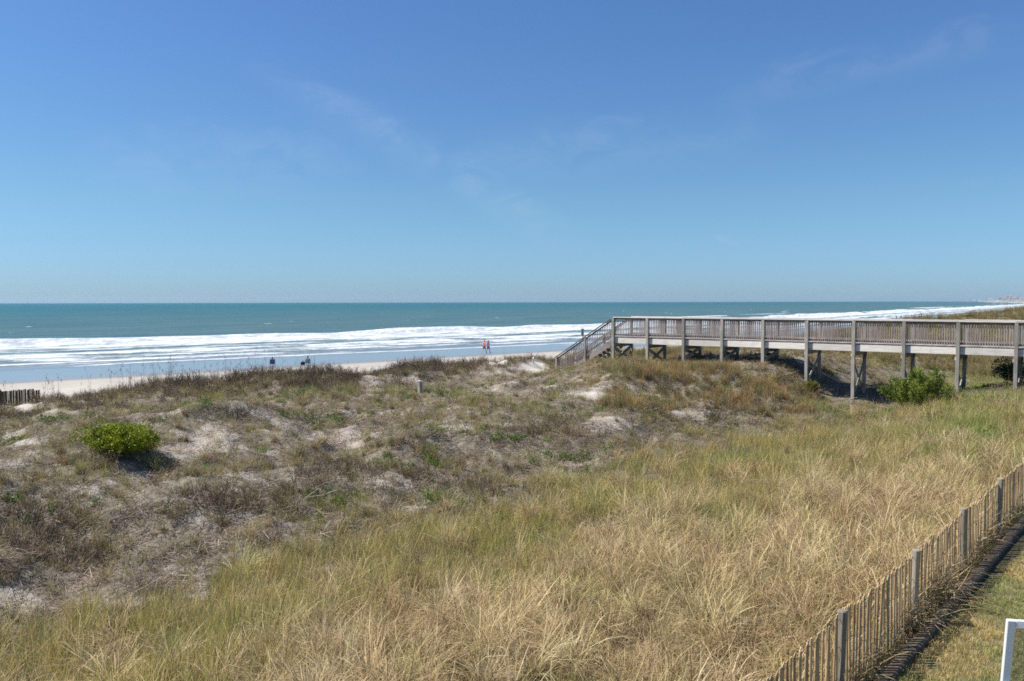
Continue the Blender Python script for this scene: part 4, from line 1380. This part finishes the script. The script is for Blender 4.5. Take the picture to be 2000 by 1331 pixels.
    cl2 = fbm(x * 0.28, y * 0.28, 153, 3)
    pr = Z['straw'] * 0.85 + (1 - Z['straw']) * Z['grass'] * 0.12 + (1 - Z['grass']) * (0.10 + 0.5 * sstep(cl2, 0.52, 0.66)) * (1 - 0.5 * Z['dark'])
    m = pick(Z, pr * (1 - Z['lawn']) * (1 - 0.75 * Z['sand']) * (1 - Z['open'])) & (sgn > 0.12)
    n = m.sum()
    on = Z['grass'][m] > 0.5
    sc = np.where(on, rng.uniform(0.55, 1.15, n), rng.uniform(0.35, 0.85, n)) * (1 - 0.5 * under_walk(x[m], y[m]))
    tn = tints(rng, n, [(1.05, 1.03, 1.0), (0.9, 0.84, 0.76), (1.12, 1.1, 1.02), (0.72, 0.64, 0.55), (0.85, 0.92, 0.68)], [.3, .2, .2, .12, .18])
    tn2 = tints(rng, n, [(0.75, 0.78, 0.62), (0.62, 0.66, 0.46), (0.85, 0.8, 0.7), (0.5, 0.46, 0.42), (0.55, 0.64, 0.42)], None, 0.14)
    tn = np.where(on[:, None], tn, tn2)
    scatter('bunch_grass', 'pale bunched tussocks of dry grass scattered over slope and dune', 'grass', tuss_c, x[m], y[m], Z['z'][m], sc, rng, tn, tilt=0.15)
    # --- green grass band
    x, y, r = sample_fan(rng, 46, 3.5, 62, A0, A1, 0.85); Z = prep(x, y)
    sgn = (x - FENCE_A[0]) * -FENCE_D[1] + (y - FENCE_A[1]) * FENCE_D[0]
    patch = fbm(x * 0.35, y * 0.35, 161, 3)
    pr = Z['grass'] * (1 - 0.80 * Z['straw']) * 0.9 + (1 - Z['grass']) * (0.26 + 0.75 * Z['green'] + 0.55 * sstep(patch, 0.46, 0.60) + 0.40 * Z['crest'])
    pr = pr * (1 - Z['lawn']) * (1 - 0.8 * Z['sand']) * (1 - Z['open'])
    foot = (sgn > -0.16) & (sgn < 0.25) & (Z['lawn'] < 0.5)
    m = (pick(Z, np.clip(pr, 0, 1)) & (sgn > 0.06)) | (foot & pick(Z, 0.5 + 0 * pr))
    n = m.sum()
    sc = rng.uniform(0.55, 1.1, n) * (0.65 + 0.7 * fbm(x[m] * 0.6, y[m] * 0.6, 163, 3)) * np.where(Z['grass'][m] > 0.5, 1.0, 0.75) * (1 - 0.5 * under_walk(x[m], y[m])) * np.where(sgn[m] < 0.06, 0.45, 1.0)
    tn = tints(rng, n, [(1.0, 1.0, 1.0), (1.45, 1.22, 1.05), (1.7, 1.4, 1.4), (0.75, 0.85, 0.8), (1.15, 1.2, 0.7)], [.20, .28, .28, .10, .14])
    tn = tn * np.where(Z['grass'][m] > 0.5, 1.0, 0.86)[:, None]
    g_ = np.clip(Z['green'][m], 0, 1)[:, None]
    tn = tn * (1 - g_) + g_ * np.array([0.95, 1.15, 0.75]) * (0.9 + 0.2 * rng.uniform(0, 1, (n, 1)))
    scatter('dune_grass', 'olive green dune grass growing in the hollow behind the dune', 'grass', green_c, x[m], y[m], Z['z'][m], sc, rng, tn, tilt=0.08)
    # --- tall single stems over the grass
    x, y, r = sample_fan(rng, 2.2, 4.5, 40, A0, A1, 0.8); Z = prep(x, y)
    sgn = (x - FENCE_A[0]) * -FENCE_D[1] + (y - FENCE_A[1]) * FENCE_D[0]
    m = pick(Z, (1 - Z['lawn']) * Z['grass'] * 0.8 * (1 - Z['sand'])) & (sgn > 0.25)
    n = m.sum()
    tn = tints(rng, n, [(0.75, 0.68, 0.55), (0.35, 0.30, 0.24), (0.95, 0.85, 0.65), (0.5, 0.45, 0.28)], None, 0.15)
    scatter('tall_grass_stems', 'tall thin dry stems standing above the foreground grass', 'grass stems', stem_c, x[m], y[m], Z['z'][m], rng.uniform(0.6, 1.1, n), rng, tn, tilt=0.1)
    # --- dead scrub on the dunes
    x, y, r = sample_fan(rng, 26, 9, 64, A0, A1, 0.75); Z = prep(x, y)
    patch = fbm(x * 0.42, y * 0.42, 171, 4)
    pr = (1 - Z['grass']) * (0.16 + 0.46 * sstep(patch, 0.42, 0.62) + 0.85 * Z['dark'] + 0.75 * Z['crest']) * (1 - 0.80 * Z['sand']) * (1 - Z['open']) * (1 - 0.55 * Z['ridge'])
    pr = pr + 0.05 * Z['grass'] * (1 - Z['straw']) * (1 - Z['sand'])
    m = pick(Z, np.clip(pr * (1 - Z['lawn']), 0, 1))
    n = m.sum()
    sc = rng.uniform(0.45, 1.0, n) * (0.55 + 0.55 * Z['dark'][m] + 0.75 * Z['crest'][m]) * (1 - 0.45 * under_walk(x[m], y[m]))
    tn = tints(rng, n, [(1.0, 0.95, 0.95), (1.5, 1.4, 1.35), (0.75, 0.70, 0.75), (1.3, 1.35, 0.85), (2.1, 1.9, 1.75)], [.3, .25, .15, .15, .15])
    scatter('dead_scrub', 'grey brown leafless scrub matted over the dune hummocks', 'scrub', twig_c, x[m], y[m], Z['z'][m], sc, rng, tn, tilt=0.15)
    # --- litter on the sand
    x, y, r = sample_fan(rng, 24, 8, 55, A0, A1, 0.70); Z = prep(x, y)
    pr = (1 - Z['grass'] * 0.6) * (0.75 - 0.45 * spots(Z['u'], Z['v'], SAND_SPOTS)) * (1 - Z['open'])
    m = pick(Z, np.clip(pr * (1 - Z['lawn']) * (1 - Z['straw']), 0, 1))
    n = m.sum()
    tn = tints(rng, n, [(1, 0.98, 0.97), (0.75, 0.70, 0.68), (1.25, 1.22, 1.2), (0.5, 0.45, 0.44)], [.3, .3, .2, .2])
    scatter('dry_litter', 'dry pale twigs and stalks strewn on the dune sand', 'litter', lit_c, x[m], y[m], Z['z'][m], rng.uniform(0.5, 1.25, n), rng, tn, tilt=0.12)
    # --- bronze grass on the ridge by the boardwalk
    x, y, r = sample_fan(rng, 26, 18, 62, -5, A1, 0.5); Z = prep(x, y)
    behind_bw = sstep(Z['u'], 1240, 1300) * sstep(Z['v'], 660, 680) * (1 - sstep(Z['v'], 700, 715))
    pr = (0.8 * Z['ridge'] + 0.35 * behind_bw) * (1 - 0.85 * Z['sand']) * (1 - Z['open'])
    m = pick(Z, np.clip(pr, 0, 1))
    n = m.sum()
    sc = rng.uniform(0.38, 0.85, n) * (0.45 + 1.0 * fbm(x[m] * 0.6, y[m] * 0.6, 181, 2)) * np.where(Z['v'][m] < 722, 0.6, 1.0) * (1 - 0.5 * under_walk(x[m], y[m]))
    tn = tints(rng, n, [(1, 1, 1), (1.2, 1.1, 0.95), (0.8, 0.85, 0.8), (0.8, 1.0, 0.7), (1.3, 1.05, 0.8)], None, 0.12)
    scatter('bronze_grass', 'bronze brown bushy grass on the ridge below the boardwalk', 'grass', bronze_c, x[m], y[m], Z['z'][m], sc, rng, tn, tilt=0.1)
    # --- green herbs
    x, y, r = sample_fan(rng, 12, 8, 60, A0, A1, 0.6); Z = prep(x, y)
    patch = fbm(x * 0.5, y * 0.5, 191, 3)
    pr = (1 - Z['straw']) * (0.70 * Z['green'] + 0.45 * sstep(patch, 0.60, 0.68)) * (1 - 0.7 * Z['sand']) * (1 - Z['open']) * (1 - 0.5 * Z['grass'])
    m = pick(Z, np.clip(pr * (1 - Z['lawn']), 0, 1))
    n = m.sum()
    tn = tints(rng, n, [(1, 1, 1), (1.3, 1.1, 0.9), (0.9, 1.1, 1.0), (1.25, 1.25, 0.8)], None, 0.15)
    scatter('dune_herbs', 'small green leafy herbs dotted over the dune hollows', 'herbs', herb_c, x[m], y[m], Z['z'][m], rng.uniform(0.5, 1.1, n), rng, tn, tilt=0.15)
    # --- sea oats along the crest
    x, y, r = sample_fan(rng, 5.5, 26, 66, A0, 8, 0.0); Z = prep(x, y)
    left = 1 - sstep(Z['u'], 430, 800)
    pr = np.exp(-((Z['t'] - 38.5) / 2.2) ** 2) * (0.10 + 0.55 * left * sstep(Z['u'], 150, 330) + 0.12 * left)
    m = pick(Z, np.clip(pr, 0, 1) * (1 - 0.5 * Z['open']))
    n = m.sum()
    tn = tints(rng, n, [(0.8, 0.8, 0.8), (0.55, 0.58, 0.5), (1.0, 1.0, 0.9)], None, 0.12)
    scatter('sea_oats', 'tall thin sea oats standing along the dune crest against the surf', 'sea oats', oat_c, x[m], y[m], Z['z'][m], rng.uniform(0.55, 1.05, n) * (0.6 + 0.4 * left[m]), rng, tn, tilt=0.05)
    # --- lawn
    x, y, r = sample_fan(rng, 260, 3.0, 34, 8, 62, 1.1); Z = prep(x, y)
    m = (Z['lawn'] > 0.5)
    n = m.sum()
    patch = sstep(fbm(x[m] * 1.1, y[m] * 1.1, 201, 3), 0.40, 0.62)[:, None]
    tn = tints(rng, n, [(1, 1, 1)], None, 0.15) * (patch * np.array([1.25, 1.32, 1.05]) + (1 - patch) * np.array([2.1, 1.65, 1.6]))
    scatter('lawn_grass', 'short mown green and straw coloured lawn grass beside the fence', 'lawn', turf_c, x[m], y[m], Z['z'][m], rng.uniform(0.6, 1.2, n), rng, tn, tilt=0.1)
    # --- coarse cover on the dunes far along the shore
    rr = np.exp(rng.uniform(math.log(58), math.log(330), 26000)); aa = np.radians(rng.uniform(4, 52, 26000))
    x = rr * np.sin(aa); y = rr * np.cos(aa); Z = prep(x, y)
    m = (Z['t'] < 43) & (Z['t'] > 4) & pick(Z, 0.8 * (1 - Z['open']))
    n = m.sum()
    tn = tints(rng, n, [(1, 1, 0.95), (1.15, 1.1, 0.9), (0.8, 0.95, 0.75), (0.75, 0.8, 0.75)], None, 0.12)
    scatter('far_dune_grass', 'brown green grass covering the dunes farther along the shore', 'grass', bronze_c, x[m], y[m], Z['z'][m], rng.uniform(0.6, 1.1, n) * (0.8 + rr[m] / 250), rng, tn, tilt=0.1)


build_plants()


# ------------------------------------------------------------------ shrubs that stand out
def build_shrubs():
    rng = np.random.default_rng(55)
    stem_m = plain('shrub_stem', (0.10, 0.075, 0.055), 0.85, 0.3)

    def shrub(u, v, w, h, d, mat, nleaf, size, label, spiky=False, rz=0.0, lobes=9, sink=0.0, xyz=None, low=0.42):
        p = ground_at(u, v) if xyz is None else np.array([*xyz, 0])
        z0 = float(H(p[0], p[1])) - sink
        root = empty('shrub', (p[0], p[1], z0), rz)
        tag(root, label, 'shrub')
        cen = []; mb = []
        if spiky:
            for k in range(64):
                a = rng.uniform(0, 2 * np.pi); out = rng.uniform(0.15, 1.0) ** 0.7
                top = np.array([math.cos(a) * out * w / 2, math.sin(a) * out * d / 2, h * (1.02 - 0.62 * out ** 1.8) * rng.uniform(0.72, 1.08)])
                b = np.array([math.cos(a) * 0.08, math.sin(a) * 0.08, 0.0])
                mid = b * 0.5 + top * 0.5 + np.array([math.cos(a) * w * 0.05, math.sin(a) * d * 0.05, -0.12 * h])
                pts = [b, mid, top]
                mb.append(pts)
                for t in np.linspace(0.25, 1.0, 26):
                    q = (1 - t) ** 2 * b + 2 * t * (1 - t) * mid + t * t * top
                    rad = 0.10 * (1.1 - t) + 0.016
                    for _ in range(3): cen.append(q + rng.normal(0, rad, 3) * np.array([1, 1, 0.8]))
        else:
            for k in range(lobes):
                a = rng.uniform(0, 2 * np.pi); o = math.sqrt(rng.uniform(0, 1)) * 0.78
                c = np.array([math.cos(a) * o * w / 2, math.sin(a) * o * d / 2, h * rng.uniform(low, 0.76)])
                rad = np.array([w * 0.20, d * 0.24, h * 0.27]) * rng.uniform(0.5, 1.25)
                mb.append([np.array([c[0] * 0.15, c[1] * 0.15, 0.0]), c * np.array([0.6, 0.6, 0.6]), c])
                for _ in range(120):
                    dv = rng.normal(0, 1, 3); dv /= np.linalg.norm(dv)
                    cen.append(c + dv * rad * rng.uniform(0.70, 1.04))
        cen = np.array(cen); cen = cen[cen[:, 2] > 0.03]
        v_, q_, a_, b_ = leaves(rng, cen, size, nleaf, size * 0.55, 0.9 if spiky else 0.4)
        # light and dark sprigs, clump by clump
        cl = fbm(v_[:, 0] * 5 + v_[:, 2] * 3, v_[:, 1] * 5 - v_[:, 2] * 4, 7, 2)
        a_ = np.clip(0.45 * a_ + 1.1 * (cl - 0.25), 0, 1)
        me = np_mesh('foliage', v_, q_, None, dict(bvar=a_), mat)
        link(bpy.data.objects.new('foliage', me), root)
        for pts in mb[:12]:
            MB().tube([tuple(p_) for p_ in pts], [0.022, 0.014, 0.005], 6).build('branch', stem_m, root, 0, True)
        return root

    yellow_green = leaf_mat('yellow_green_leaf', (0.08, 0.115, 0.005), (0.34, 0.38, 0.010), 0.2)
    conifer = leaf_mat('conifer_sprig', (0.05, 0.085, 0.011), (0.28, 0.33, 0.042), 0.2)
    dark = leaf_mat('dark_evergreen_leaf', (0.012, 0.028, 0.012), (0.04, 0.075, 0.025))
    olive = leaf_mat('olive_yellow_leaf', (0.09, 0.095, 0.015), (0.24, 0.22, 0.04))
    shrub(240, 887, 2.15, 0.80, 1.5, yellow_green, 30000, 0.042, 'dense bright yellow green shrub on the left dune hummock', lobes=30, low=0.26)
    shrub(1796, 796, 3.4, 1.72, 2.4, conifer, 46000, 0.055, 'spreading green conifer like shrub in front of the boardwalk', spiky=True)
    x, y = bw_world(9 * BW_STEP - 0.1, 3.0)
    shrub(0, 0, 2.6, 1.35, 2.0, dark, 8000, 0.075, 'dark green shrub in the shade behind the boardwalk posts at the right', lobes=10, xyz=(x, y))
    shrub(1585, 772, 1.25, 0.62, 0.9, olive, 3200, 0.065, 'small olive yellow bush at the foot of a boardwalk post', lobes=7)


build_shrubs()


# ------------------------------------------------------------------ sea air
def build_haze():
    m = bpy.data.materials.new('sea_haze'); m.use_nodes = True
    g = NT(m.node_tree); g.n.clear()
    out = g.new('ShaderNodeOutputMaterial')
    v = g.new('ShaderNodeVolumePrincipled')
    v.inputs['Color'].default_value = (0.62, 0.82, 1.0, 1)
    v.inputs['Density'].default_value = 3.0e-5
    v.inputs['Anisotropy'].default_value = 0.2
    g.link(v.outputs[0], out.inputs['Volume'])
    o = MB().box(-15200, 15200, -15200, 15200, -48, 90).build('haze', m)
    tag(o, 'thin pale sea haze that fades the far skyline', 'haze', kind='stuff')


build_haze()
